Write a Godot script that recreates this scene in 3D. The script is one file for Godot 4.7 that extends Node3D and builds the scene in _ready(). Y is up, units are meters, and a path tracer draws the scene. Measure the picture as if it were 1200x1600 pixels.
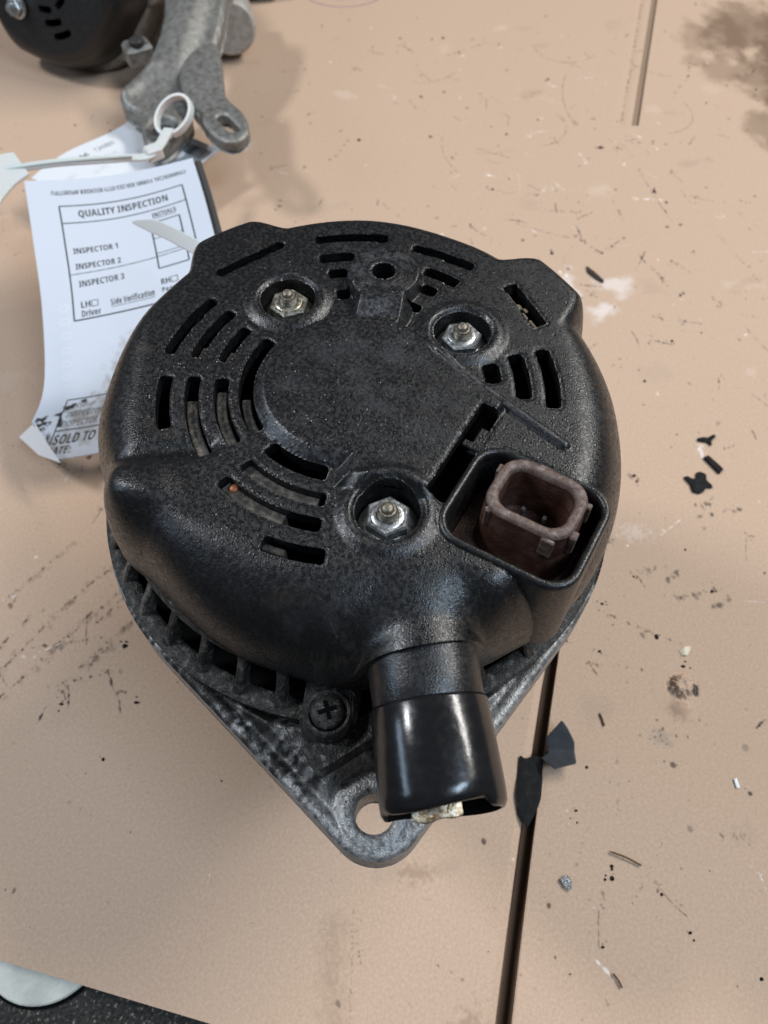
extends Node3D
# All builder coordinates below are millimetres (y up); meshes are scaled to metres when they are committed.
const MM := 0.001
const T := 138.0            # height of the alternator's rear cover above the cardboard
var rng := RandomNumberGenerator.new()
var used := {}
var M := {}

# ------------------------------------------------------------------ mesh collector
class Bag:
	var v := PackedVector3Array()
	var n := PackedVector3Array()
	var uv := PackedVector2Array()
	func tri(a: Vector3, b: Vector3, c: Vector3, na: Vector3, nb: Vector3, nc: Vector3, ua := Vector2.ZERO, ub := Vector2.ZERO, uc := Vector2.ZERO) -> void:
		var f := (b - a).cross(c - a)
		if f.length_squared() < 1e-14:
			return
		if f.dot(na + nb + nc) > 0.0:   # front faces run clockwise
			v.append(a); v.append(c); v.append(b); n.append(na); n.append(nc); n.append(nb); uv.append(ua); uv.append(uc); uv.append(ub)
		else:
			v.append(a); v.append(b); v.append(c); n.append(na); n.append(nb); n.append(nc); uv.append(ua); uv.append(ub); uv.append(uc)
	func flat(a: Vector3, b: Vector3, c: Vector3, out: Vector3) -> void:
		var f := (b - a).cross(c - a).normalized()
		if f.dot(out) < 0.0:
			f = -f
		tri(a, b, c, f, f, f)
	func flat4(a: Vector3, b: Vector3, c: Vector3, d: Vector3, out: Vector3) -> void:
		flat(a, b, c, out); flat(a, c, d, out)
	func add(o: Bag, t := Transform3D()) -> Bag:
		for i in o.v.size():
			v.append(t * o.v[i]); n.append((t.basis * o.n[i]).normalized()); uv.append(o.uv[i])
		return self
	func mesh(about := Vector3.ZERO) -> ArrayMesh:
		var p := PackedVector3Array()
		p.resize(v.size())
		for i in v.size():
			p[i] = (v[i] - about) * 0.001
		var a := []
		a.resize(Mesh.ARRAY_MAX)
		a[Mesh.ARRAY_VERTEX] = p; a[Mesh.ARRAY_NORMAL] = n; a[Mesh.ARRAY_TEX_UV] = uv
		var m := ArrayMesh.new()
		m.add_surface_from_arrays(Mesh.PRIMITIVE_TRIANGLES, a)
		return m

# ------------------------------------------------------------------ scene tree helpers
func numbered(called: String) -> String:
	used[called] = used.get(called, -1) + 1
	return called if used[called] == 0 else "%s_%03d" % [called, used[called]]

func tag(o: Node3D, label: String, category := "", group := "", kind := "") -> Node3D:
	if label: o.set_meta("label", label)
	if category: o.set_meta("category", category)
	if group: o.set_meta("group", group)
	if kind: o.set_meta("kind", kind)
	return o

func thing(called: String, label: String, category: String, at := Vector3.ZERO, group := "") -> Node3D:
	var o := Node3D.new()
	o.name = numbered(called)
	add_child(o)
	o.position = at * MM
	tag(o, label, category, group)
	return o

func obj(called: String, b: Bag, m: Material, parent: Node3D = self, about := Vector3.ZERO) -> MeshInstance3D:
	var o := MeshInstance3D.new()
	o.name = numbered(called) if parent == self else called
	o.mesh = b.mesh(about)
	o.mesh.surface_set_material(0, m)
	parent.add_child(o, true)
	if about != Vector3.ZERO:
		o.position = about * MM
	return o

func piece(called: String, mesh: Mesh, m: Material, parent: Node3D, t: Transform3D) -> MeshInstance3D:
	var o := MeshInstance3D.new()
	o.name = called
	o.mesh = mesh
	o.material_override = null
	o.mesh.surface_set_material(0, m)
	parent.add_child(o, true)
	o.transform = Transform3D(t.basis, t.origin * MM)
	return o

# ------------------------------------------------------------------ generic shapes
func loft(rings: Array, cap0 := false, cap1 := false, facet := false, crease := 0.6, closed := true) -> Bag:
	# rings: arrays of Vector3 with equal counts; crease: cosine under which bands meet in a sharp edge
	var b := Bag.new()
	var k: int = rings[0].size()
	var mid := Vector3.ZERO
	var cnt := 0
	for r in rings:
		for p in r:
			mid += p; cnt += 1
	mid /= cnt
	var fn := []
	var vol := 0.0
	for i in rings.size() - 1:
		var row := PackedVector3Array()
		for j in k:
			var j1 := (j + 1) % k
			var j0 := (j + k - 1) % k
			if not closed:
				j1 = mini(j + 1, k - 1); j0 = maxi(j - 1, 0)
			var along: Vector3 = (rings[i + 1][j] - rings[i][j])
			var round_: Vector3 = (rings[i][j1] - rings[i][j0]) + (rings[i + 1][j1] - rings[i + 1][j0])
			var f := round_.cross(along)
			vol += f.dot((rings[i][j] + rings[i + 1][j]) * 0.5 - mid)
			row.append(f.normalized())
		fn.append(row)
	var sg := 1.0 if vol >= 0.0 else -1.0
	var last := k if closed else k - 1
	for i in rings.size() - 1:
		for j in last:
			var j1 := (j + 1) % k
			var a: Vector3 = rings[i][j]
			var c: Vector3 = rings[i][j1]
			var d: Vector3 = rings[i + 1][j1]
			var e: Vector3 = rings[i + 1][j]
			if facet:
				var f := ((c - a) + (d - e)).cross((e - a) + (d - c)).normalized() * sg
				b.tri(a, c, d, f, f, f); b.tri(a, d, e, f, f, f)
				continue
			var nn := []
			for q in [[i, j, -1], [i, j1, -1], [i, j1, 1], [i, j, 1]]:
				var f: Vector3 = fn[i][q[1]]
				var o: int = i + q[2]
				if o >= 0 and o < fn.size():
					var g: Vector3 = fn[o][q[1]]
					if g.dot(f) > crease:
						f = (f + g).normalized()
				nn.append(f * sg)
			b.tri(a, c, d, nn[0], nn[1], nn[2]); b.tri(a, d, e, nn[0], nn[2], nn[3])
	for which in [0, 1]:
		if (cap0 if which == 0 else cap1):
			var r: Array = Array(rings[0]) if which == 0 else Array(rings[-1])
			var o: Array = Array(rings[1]) if which == 0 else Array(rings[-2])
			var c := Vector3.ZERO
			var c2 := Vector3.ZERO
			for p in r: c += p / k
			for p in o: c2 += p / k
			var out := c - c2
			if out.length_squared() < 1e-8:
				out = c - mid
			for j in k:
				b.flat(c, r[j], r[(j + 1) % k], out)
	return b

func lathe(profile: Array, segs := 48, at := Vector3.ZERO, facet := false, crease := 0.6, cap1 := false) -> Bag:
	var rings := []
	for p in profile:
		var r := PackedVector3Array()
		for j in segs:
			var a := TAU * j / segs
			r.append(at + Vector3(p[0] * cos(a), p[1], p[0] * sin(a)))
		rings.append(r)
	return loft(rings, false, cap1, facet, crease)

func rrect(hx: float, hz: float, r: float, per := 6) -> PackedVector2Array:
	var o := PackedVector2Array()
	for q in 4:
		var cx: float = [hx - r, -hx + r, -hx + r, hx - r][q]
		var cz: float = [hz - r, hz - r, -hz + r, -hz + r][q]
		for i in per + 1:
			var a := PI / 2 * q + PI / 2 * i / per
			o.append(Vector2(cx + r * cos(a), cz + r * sin(a)))
	return o

func ring_of(o: PackedVector2Array, y: float, t := Transform3D()) -> PackedVector3Array:
	var r := PackedVector3Array()
	for p in o:
		r.append(t * Vector3(p.x, y, p.y))
	return r

func box(hx: float, hy: float, hz: float, bev: float, t := Transform3D()) -> Bag:
	var o := rrect(hx, hz, maxf(bev, 0.01), 2)
	var i := rrect(hx - bev, hz - bev, 0.01, 2)
	return loft([ring_of(i, -hy, t), ring_of(o, -hy + bev, t), ring_of(o, hy - bev, t), ring_of(i, hy, t)], true, true, false, 0.8)

func sweep(path: Array, section: PackedVector2Array, up: Vector3, scale := []) -> Bag:
	var rings := []
	for i in path.size():
		var d: Vector3 = (path[mini(i + 1, path.size() - 1)] - path[maxi(i - 1, 0)]).normalized()
		var s := d.cross(up).normalized()
		var u := s.cross(d)
		var k: float = scale[i] if scale else 1.0
		var r := PackedVector3Array()
		for q in section:
			r.append(path[i] + s * q.x * k + u * q.y)
		rings.append(r)
	return loft(rings, true, true, false, 0.5)

func curve(pts: Array, n := 6) -> Array:   # Catmull-Rom through the points
	var out := []
	for i in pts.size() - 1:
		for k in n:
			out.append((pts[i] as Vector3).cubic_interpolate(pts[i + 1], pts[maxi(i - 1, 0)], pts[mini(i + 2, pts.size() - 1)], float(k) / n))
	out.append(pts[-1])
	return out

func patch(nu: int, nv: int, wrap: bool, P: PackedVector3Array, D: PackedFloat32Array, wall: float, U := PackedVector2Array(), bottom := 0.0) -> Bag:
	# a grid surface cut where D < 0, with walls hanging down from every cut edge
	var b := Bag.new()
	var N := PackedVector3Array()
	N.resize(P.size())
	var sg := 0.0
	for j in nv:
		for i in nu:
			var i1 := (i + 1) % nu if wrap else mini(i + 1, nu - 1)
			var i0 := (i + nu - 1) % nu if wrap else maxi(i - 1, 0)
			var f := (P[j * nu + i1] - P[j * nu + i0]).cross(P[mini(j + 1, nv - 1) * nu + i] - P[maxi(j - 1, 0) * nu + i])
			if f.length_squared() < 1e-12:
				f = Vector3.ZERO
			else:
				f = f.normalized()
				if sg == 0.0:
					sg = 1.0 if f.y > 0.0 else -1.0
			N[j * nu + i] = f
	for i in N.size():
		N[i] = N[i] * sg if N[i] != Vector3.ZERO else Vector3.UP
	var has_uv := U.size() > 0
	var last := nu if wrap else nu - 1
	for j in nv - 1:
		for i in last:
			var i1 := (i + 1) % nu
			var a := j * nu + i
			var c := j * nu + i1
			var d := (j + 1) * nu + i1
			var e := (j + 1) * nu + i
			var s := int(D[a] > 0.0) + int(D[c] > 0.0) + int(D[d] > 0.0) + int(D[e] > 0.0)
			if s == 0:
				continue
			for t in [[a, c, d], [a, d, e]]:
				var pv := []
				var pn := []
				var pu := []
				var cut := []
				for k in 3:
					var x: int = t[k]
					var y: int = t[(k + 1) % 3]
					if D[x] > 0.0:
						pv.append(P[x]); pn.append(N[x]); pu.append(U[x] if has_uv else Vector2.ZERO)
					if (D[x] > 0.0) != (D[y] > 0.0):
						var w := D[x] / (D[x] - D[y])
						pv.append(P[x].lerp(P[y], w)); pn.append(N[x].lerp(N[y], w)); pu.append(U[x].lerp(U[y], w) if has_uv else Vector2.ZERO)
						cut.append(pv[-1])
				if pv.size() < 3:
					continue
				for k in range(1, pv.size() - 1):
					b.tri(pv[0], pv[k], pv[k + 1], pn[0], pn[k], pn[k + 1], pu[0], pu[k], pu[k + 1])
					if bottom > 0.0:
						var dn := Vector3(0, -bottom, 0)
						b.tri(pv[0] + dn, pv[k] + dn, pv[k + 1] + dn, -pn[0], -pn[k], -pn[k + 1], pu[0], pu[k], pu[k + 1])
				if cut.size() == 2 and wall > 0.0:
					var inner := Vector3.ZERO
					for k in 3:
						if D[t[k]] > 0.0:
							inner = P[t[k]]
					var dn := Vector3(0, -wall, 0)
					b.flat4(cut[0], cut[1], cut[1] + dn, cut[0] + dn, (cut[0] + cut[1]) * 0.5 - inner)
	return b

func slab(lo: Vector2, hi: Vector2, cell: float, sd: Callable, height: Callable, thick: float, rnd: float) -> Bag:
	# a cast plate: sd(p) > 0 inside its outline, height(p) its upper face, edges rounded by rnd
	var nu := int(ceil((hi.x - lo.x) / cell)) + 1
	var nv := int(ceil((hi.y - lo.y) / cell)) + 1
	var P := PackedVector3Array()
	var D := PackedFloat32Array()
	var U := PackedVector2Array()
	for j in nv:
		for i in nu:
			var p := lo + Vector2(i, j) * cell
			var d: float = sd.call(p)
			var h: float = height.call(p)
			if d < rnd:
				var q := clampf(rnd - d, 0.0, rnd)
				h -= rnd - sqrt(maxf(rnd * rnd - q * q, 0.0))
			P.append(Vector3(p.x, h, p.y))
			D.append(d)
			U.append((p - lo) / (hi - lo))
	return patch(nu, nv, false, P, D, thick - rnd, U, thick)

func sd_poly(p: Vector2, q: PackedVector2Array) -> float:   # positive inside
	var d := 1e9
	var inside := false
	var n := q.size()
	for i in n:
		var a := q[i]
		var b := q[(i + 1) % n]
		var e := b - a
		var w := p - a
		d = minf(d, (w - e * clampf(w.dot(e) / e.length_squared(), 0.0, 1.0)).length_squared())
		if (a.y > p.y) != (b.y > p.y) and p.x < e.x * (p.y - a.y) / e.y + a.x:
			inside = not inside
	return sqrt(d) if inside else -sqrt(d)

func sd_seg(p: Vector2, a: Vector2, b: Vector2) -> float:
	var e := b - a
	return (p - a - e * clampf((p - a).dot(e) / e.length_squared(), 0.0, 1.0)).length()

func sd_box(p: Vector2, h: Vector2, r: float) -> float:
	var q := p.abs() - h + Vector2(r, r)
	return Vector2(maxf(q.x, 0), maxf(q.y, 0)).length() + minf(maxf(q.x, q.y), 0.0) - r

func smooth_poly(pts: Array, n := 4) -> PackedVector2Array:
	var o := PackedVector2Array()
	var k := pts.size()
	for i in k:
		for s in n:
			o.append((pts[i] as Vector2).cubic_interpolate(pts[(i + 1) % k], pts[(i + k - 1) % k], pts[(i + 2) % k], float(s) / n))
	return o

func smax(a: float, b: float, k: float) -> float:
	return maxf(a, b) + pow(maxf(k - absf(a - b), 0.0), 2.0) / (4.0 * k)

# ------------------------------------------------------------------ textures and materials
func lin(r: float, g: float, b: float) -> Color:
	return Color(r, g, b).linear_to_srgb()

func noise(freq: float, seed_: int, octaves := 4, kind := FastNoiseLite.TYPE_SIMPLEX_SMOOTH) -> FastNoiseLite:
	var f := FastNoiseLite.new()
	f.noise_type = kind
	f.frequency = freq
	f.seed = seed_
	f.fractal_octaves = octaves
	return f

func ntex(freq: float, seed_: int, stops: Array, octaves := 4, size := 512, bump := 0.0) -> NoiseTexture2D:
	var t := NoiseTexture2D.new()
	t.width = size; t.height = size
	t.seamless = true
	t.noise = noise(freq, seed_, octaves)
	if bump > 0.0:
		t.as_normal_map = true
		t.bump_strength = bump
	elif stops:
		var g := Gradient.new()
		g.offsets = PackedFloat32Array(stops.map(func(s): return s[0]))
		g.colors = PackedColorArray(stops.map(func(s): return s[1]))
		t.color_ramp = g
	return t

func mat(name_: String, col: Color, rough: float, metal := 0.0) -> StandardMaterial3D:
	var m := StandardMaterial3D.new()
	m.resource_name = name_
	m.albedo_color = col
	m.roughness = rough
	m.metallic = metal
	return m

func grain(m: StandardMaterial3D, albedo: Texture2D, normal: Texture2D, rep_mm: float, nscale := 1.0, rough: Texture2D = null) -> StandardMaterial3D:
	m.uv1_triplanar = true
	m.uv1_scale = Vector3.ONE * (1000.0 / rep_mm)
	if albedo:
		m.albedo_color = Color.WHITE
		m.albedo_texture = albedo
	if normal:
		m.normal_enabled = true
		m.normal_texture = normal
		m.normal_scale = nscale
	if rough:
		m.roughness = 1.0
		m.roughness_texture = rough
		m.roughness_texture_channel = BaseMaterial3D.TEXTURE_CHANNEL_RED
	return m

func grey(v: float) -> Color:
	return Color(v, v, v)

func materials() -> void:
	var n_plastic := ntex(0.05, 11, [], 5, 512, 8.0)
	var n_cast := ntex(0.05, 12, [], 5, 512, 8.0)
	# gritty black plastic with a film of brownish dust
	M.cover = grain(mat("black_plastic", Color.BLACK, 0.5), ntex(0.012, 3, [[0.25, lin(0.004, 0.0042, 0.005)], [0.6, lin(0.0055, 0.0055, 0.006)], [0.8, lin(0.008, 0.0076, 0.007)], [0.95, lin(0.016, 0.014, 0.012)]], 6), n_plastic, 15.0, 0.4, ntex(0.02, 5, [[0.25, grey(0.20)], [0.5, grey(0.32)], [0.78, grey(0.52)]], 5))
	M.cover_smooth = grain(mat("smooth_black_plastic", Color.BLACK, 0.4), ntex(0.012, 4, [[0.3, lin(0.006, 0.0062, 0.007)], [0.6, lin(0.009, 0.009, 0.0095)], [0.88, lin(0.022, 0.019, 0.016)]], 6), n_plastic, 17.0, 0.3, ntex(0.02, 6, [[0.2, grey(0.26)], [0.55, grey(0.36)], [0.8, grey(0.5)]], 5))
	M.black = mat("inner_black", lin(0.0035, 0.0035, 0.0035), 0.9)
	M.black.metallic_specular = 0.15
	M.rubber = grain(mat("black_rubber", Color.BLACK, 0.27), ntex(0.015, 8, [[0.3, lin(0.006, 0.006, 0.007)], [0.7, lin(0.008, 0.008, 0.0085)], [0.95, lin(0.014, 0.013, 0.011)]], 5), ntex(0.03, 9, [], 4, 256, 3.0), 30.0, 0.12, ntex(0.02, 10, [[0.2, grey(0.18)], [0.6, grey(0.21)], [0.9, grey(0.27)]], 5))
	M.fin = grain(mat("dusty_fin", Color.BLACK, 0.75), ntex(0.03, 14, [[0.3, lin(0.03, 0.026, 0.021)], [0.6, lin(0.07, 0.06, 0.047)], [0.85, lin(0.13, 0.112, 0.09)]], 5, 256), n_cast, 20.0, 0.8)
	# aluminium castings, from grimy to nearly bare
	M.grimy = grain(mat("grimy_aluminium", Color.BLACK, 0.6, 0.25), ntex(0.016, 15, [[0.25, lin(0.011, 0.0095, 0.008)], [0.52, lin(0.022, 0.0195, 0.017)], [0.7, lin(0.05, 0.046, 0.04)], [0.9, lin(0.15, 0.145, 0.135)]], 6), n_cast, 20.0, 0.9)
	M.grimy_light = grain(mat("rubbed_grimy_aluminium", Color.BLACK, 0.5, 0.4), ntex(0.016, 35, [[0.25, lin(0.03, 0.028, 0.025)], [0.5, lin(0.09, 0.086, 0.08)], [0.8, lin(0.24, 0.235, 0.22)]], 6), n_cast, 14.0, 0.5)
	M.ear = grain(mat("worn_aluminium", Color.BLACK, 0.46, 0.65), ntex(0.018, 16, [[0.18, lin(0.10, 0.096, 0.09)], [0.34, lin(0.27, 0.266, 0.255)], [0.62, lin(0.35, 0.345, 0.335)], [0.88, lin(0.46, 0.455, 0.445)]], 6), n_cast, 19.0, 0.7, ntex(0.03, 18, [[0.2, grey(0.4)], [0.8, grey(0.62)]], 5))
	M.cast = grain(mat("cast_aluminium", Color.BLACK, 0.52, 0.55), ntex(0.014, 17, [[0.12, lin(0.10, 0.096, 0.085)], [0.32, lin(0.18, 0.176, 0.162)], [0.6, lin(0.215, 0.211, 0.197)], [0.9, lin(0.29, 0.286, 0.272)]], 4), n_cast, 36.0, 0.22)
	M.zinc = grain(mat("zinc_steel", Color.BLACK, 0.33, 0.85), ntex(0.03, 19, [[0.25, lin(0.2, 0.2, 0.19)], [0.5, lin(0.42, 0.43, 0.43)], [0.8, lin(0.6, 0.62, 0.63)]], 5, 256), n_cast, 14.0, 0.25)
	M.zinc_yellow = grain(mat("stained_zinc", Color.BLACK, 0.36, 0.8), ntex(0.03, 20, [[0.25, lin(0.16, 0.14, 0.10)], [0.5, lin(0.34, 0.32, 0.26)], [0.8, lin(0.52, 0.51, 0.44)]], 5, 256), n_cast, 14.0, 0.3)
	M.stud = grain(mat("grubby_stud", Color.BLACK, 0.45, 0.7), ntex(0.04, 21, [[0.3, lin(0.10, 0.085, 0.065)], [0.7, lin(0.28, 0.25, 0.2)]], 4, 256), n_cast, 10.0, 0.4)
	M.brass = grain(mat("terminal_brass", Color.BLACK, 0.3, 0.85), ntex(0.03, 22, [[0.25, lin(0.16, 0.105, 0.05)], [0.5, lin(0.4, 0.31, 0.2)], [0.78, lin(0.72, 0.66, 0.55)]], 4, 256), n_cast, 12.0, 0.4)
	M.brown = grain(mat("brown_plastic", Color.BLACK, 0.5), ntex(0.02, 23, [[0.3, lin(0.045, 0.018, 0.012)], [0.6, lin(0.068, 0.029, 0.019)], [0.88, lin(0.10, 0.06, 0.045)]], 5, 256), n_plastic, 22.0, 0.4)
	M.brown_worn = grain(mat("worn_brown_plastic", Color.BLACK, 0.55), ntex(0.03, 24, [[0.3, lin(0.075, 0.043, 0.033)], [0.6, lin(0.13, 0.09, 0.075)], [0.88, lin(0.20, 0.16, 0.14)]], 5, 256), n_plastic, 18.0, 0.5)
	M.nylon = mat("white_nylon", lin(0.56, 0.57, 0.56), 0.35)
	M.nylon.subsurf_scatter_enabled = true
	M.nylon.subsurf_scatter_strength = 0.25
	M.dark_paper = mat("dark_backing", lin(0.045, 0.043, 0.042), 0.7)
	M.paper = mat("white_card", lin(0.76, 0.78, 0.80), 0.75)
	M.tape = grain(mat("black_tape", Color.BLACK, 0.7), ntex(0.02, 25, [[0.3, lin(0.004, 0.004, 0.0045)], [0.7, lin(0.007, 0.007, 0.0075)], [0.94, lin(0.02, 0.019, 0.017)]], 4, 256), ntex(0.03, 9, [], 4, 256, 3.0), 25.0, 0.3)
	M.tape.metallic_specular = 0.3
	M.tape_face = grain(mat("slate_tape", Color.BLACK, 0.6), ntex(0.02, 26, [[0.3, lin(0.022, 0.026, 0.032)], [0.8, lin(0.036, 0.04, 0.047)]], 4, 256), null, 25.0)
	M.bench = grain(mat("dark_bench", Color.BLACK, 0.7), ntex(0.06, 27, [[0.3, lin(0.008, 0.007, 0.006)], [0.6, lin(0.018, 0.016, 0.012)], [0.74, lin(0.055, 0.052, 0.038)], [0.86, lin(0.28, 0.27, 0.22)]], 4), n_cast, 60.0, 1.0)
	M.disc = grain(mat("chalky_disc", Color.BLACK, 0.8), ntex(0.01, 28, [[0.25, lin(0.52, 0.52, 0.455)], [0.5, lin(0.64, 0.64, 0.565)], [0.8, lin(0.70, 0.695, 0.615)]], 4, 256), n_cast, 60.0, 0.3)
	M.inner_card = mat("cardboard_core", lin(0.16, 0.10, 0.06), 0.9)
	M.twig = mat("dry_fibre", lin(0.12, 0.07, 0.035), 0.9)
	M.crumb = mat("dirt_crumb", lin(0.022, 0.017, 0.013), 0.9)
	M.flake = mat("pale_flake", lin(0.62, 0.56, 0.42), 0.7)
	M.foil = grain(mat("crumpled_foil", Color.BLACK, 0.3, 0.9), ntex(0.06, 29, [[0.3, lin(0.4, 0.4, 0.4)], [0.7, lin(0.8, 0.8, 0.8)]], 3, 256), n_cast, 8.0, 1.5)
	M.dust = mat("pale_dust", lin(0.34, 0.33, 0.30), 0.8)

# ---- painting into images (flat print, stains and smudges)
var glyphs := {}
func text_tris(txt: String, bold := false) -> Array:
	var key := txt + ("!" if bold else "")
	if glyphs.has(key):
		return glyphs[key]
	var f := SystemFont.new()
	f.font_names = PackedStringArray(["Droid Sans"])
	f.font_weight = 700 if bold else 400
	var tm := TextMesh.new()
	tm.font = f
	tm.text = txt
	tm.font_size = 32
	tm.depth = 0.0
	tm.curve_step = 1.5
	var a := tm.get_mesh_arrays()
	var out := [a[Mesh.ARRAY_VERTEX], a[Mesh.ARRAY_INDEX], AABB()]
	var lo := Vector2(1e9, 1e9)
	var hi := -lo
	for p in out[0]:
		lo = lo.min(Vector2(p.x, p.y)); hi = hi.max(Vector2(p.x, p.y))
	out[2] = Rect2(lo, hi - lo)
	glyphs[key] = out
	return out

func stamp(img: Image, ppm: float, txt: String, x0: float, x1: float, base: float, h: float, col: Color, bold := false, turn := 0.0, ragged: FastNoiseLite = null) -> void:
	# text whose box runs from x0 to x1 (mm) with its baseline at base and height h; turn in radians about its middle
	var t := text_tris(txt, bold)
	var r: Rect2 = t[2]
	var c := Vector2((x0 + x1) * 0.5, base - h * 0.5)
	var V := PackedVector2Array()
	for p in t[0]:
		var q := Vector2((p.x - r.position.x) / r.size.x * (x1 - x0) + x0, base - (p.y - r.position.y) / r.size.y * h)
		q = (q - c).rotated(turn) + c
		V.append(q * ppm)
	var idx = t[1]
	var count: int = idx.size() if idx else V.size()
	for k in range(0, count - 2, 3):
		var a := V[idx[k] if idx else k]
		var b := V[idx[k + 1] if idx else k + 1]
		var d := V[idx[k + 2] if idx else k + 2]
		fill_tri(img, a, b, d, col, ragged)

func fill_tri(img: Image, a: Vector2, b: Vector2, c: Vector2, col: Color, ragged: FastNoiseLite = null) -> void:
	var lo := a.min(b).min(c)
	var hi := a.max(b).max(c)
	for y in range(maxi(int(floor(lo.y)), 0), mini(int(ceil(hi.y)), img.get_height() - 1) + 1):
		var yy := y + 0.5
		var xs := []
		for e in [[a, b], [b, c], [c, a]]:
			var p: Vector2 = e[0]
			var q: Vector2 = e[1]
			if (p.y <= yy) != (q.y <= yy):
				xs.append(p.x + (q.x - p.x) * (yy - p.y) / (q.y - p.y))
		if xs.size() < 2:
			continue
		var x0 := int(round(minf(xs[0], xs[1])))
		var x1 := int(round(maxf(xs[0], xs[1])))
		for x in range(maxi(x0, 0), mini(x1, img.get_width())):
			if ragged == null or ragged.get_noise_2d(x, y) > -0.12:
				img.set_pixel(x, y, col)

func rule(img: Image, ppm: float, a: Vector2, b: Vector2, w: float, col: Color) -> void:
	var s := (b - a).orthogonal().normalized() * w * 0.5
	fill_tri(img, (a + s) * ppm, (a - s) * ppm, (b - s) * ppm, col)
	fill_tri(img, (a + s) * ppm, (b - s) * ppm, (b + s) * ppm, col)

func frame_of(img: Image, ppm: float, x0: float, y0: float, x1: float, y1: float, w: float, col: Color) -> void:
	for e in [[x0, y0, x1, y0], [x1, y0, x1, y1], [x1, y1, x0, y1], [x0, y1, x0, y0]]:
		rule(img, ppm, Vector2(e[0], e[1]), Vector2(e[2], e[3]), w, col)

var rag: FastNoiseLite
func blot(img: Image, c: Vector2, rx: float, ry: float, turn: float, col: Color, alpha: float, soft := 0.6, breakup := 0.6) -> void:
	# a stain with a ragged edge, in pixels; blends over what is there
	var r := int(ceil(maxf(rx, ry) * 1.4)) + 1
	var ca := cos(turn)
	var sa := sin(turn)
	var big := maxf(rx, ry)
	for y in range(maxi(int(c.y) - r, 0), mini(int(c.y) + r + 1, img.get_height())):
		for x in range(maxi(int(c.x) - r, 0), mini(int(c.x) + r + 1, img.get_width())):
			var dx := x + 0.5 - c.x
			var dy := y + 0.5 - c.y
			var d := Vector2((dx * ca + dy * sa) / rx, (-dx * sa + dy * ca) / ry).length()
			if d > 1.4:
				continue
			d += (rag.get_noise_2d(x, y) if big < 34.0 else rag.get_noise_2d(x * 0.16, y * 0.16) * 1.3 + rag.get_noise_2d(x, y) * 0.05) * breakup
			var k := alpha * (1.0 - smoothstep(1.0 - soft, 1.0, d))
			if k > 0.01:
				var o := img.get_pixel(x, y)
				var na := k + o.a * (1.0 - k)
				img.set_pixel(x, y, Color(lerpf(o.r, col.r, k / na), lerpf(o.g, col.g, k / na), lerpf(o.b, col.b, k / na), na))

# ------------------------------------------------------------------ the scene
func _ready() -> void:
	rng.seed = 7
	rag = noise(0.11, 77, 3)
	# camera: a phone held about 15 cm over the cover, tilted 32 degrees from straight down
	var cam := Camera3D.new()
	cam.name = "camera"
	add_child(cam)
	cam.position = Vector3(7.3, 280.5, 125.0) * MM
	cam.rotation_degrees = Vector3(-58, 0, 0)
	cam.fov = 66.97
	cam.near = 0.01
	cam.far = 20.0
	var at := CameraAttributesPhysical.new()
	at.frustum_focal_length = 18.14
	at.frustum_focus_distance = 0.19
	at.frustum_near = 0.01
	at.frustum_far = 20.0
	at.exposure_aperture = 14.0
	cam.attributes = at
	cam.current = true
	var we := WorldEnvironment.new()
	we.name = "workshop_air"
	var env := Environment.new()
	env.background_mode = Environment.BG_COLOR
	env.background_color = Color(0.68, 0.685, 0.71)
	env.background_energy_multiplier = 0.24
	env.tonemap_mode = Environment.TONE_MAPPER_LINEAR
	env.tonemap_exposure = 1.03
	env.sdfgi_enabled = true
	env.ssao_enabled = true
	env.ssil_enabled = true
	we.environment = env
	add_child(we)
	# fluorescent fittings of the workshop ceiling: one behind and to the right, one to the left; third lamp for the dome highlight, dim low fourth added for the left bump
	for l in [[Vector3(1.1, 1.4, -0.6), Vector2(1.2, 0.2), 3.0, Color(1.0, 0.99, 0.97)], [Vector3(-1.0, 1.2, -0.3), Vector2(0.3, 0.14), 1.15, Color(0.97, 0.98, 1.0)], [Vector3(0.62, 1.2, 0.45), Vector2(0.5, 0.25), 0.9, Color(0.82, 0.91, 1.0)], [Vector3(-1.4, 0.8, 0.1), Vector2(0.8, 0.3), 0.5, Color(0.80, 0.90, 1.0)]]:
		var a := AreaLight3D.new()
		a.name = "ceiling_and_added_light"
		add_child(a, true)
		a.area_size = l[1]
		a.light_energy = l[2]
		a.light_color = l[3]
		a.shadow_enabled = true
		a.area_range = 6.0
		a.look_at_from_position(l[0], Vector3(0, 0.05, -0.05), Vector3.UP)
	materials()
	bench()
	alternator()
	second_alternator()
	tags()
	debris()

# ------------------------------------------------------------------ cardboard and bench
func slit(z: float) -> float:      # x of the cut between the flaps
	return 76.0 - 0.262 * z + (0.00016 * (z - 8.0) * (z - 8.0) if z > 8.0 else 0.0)

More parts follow.
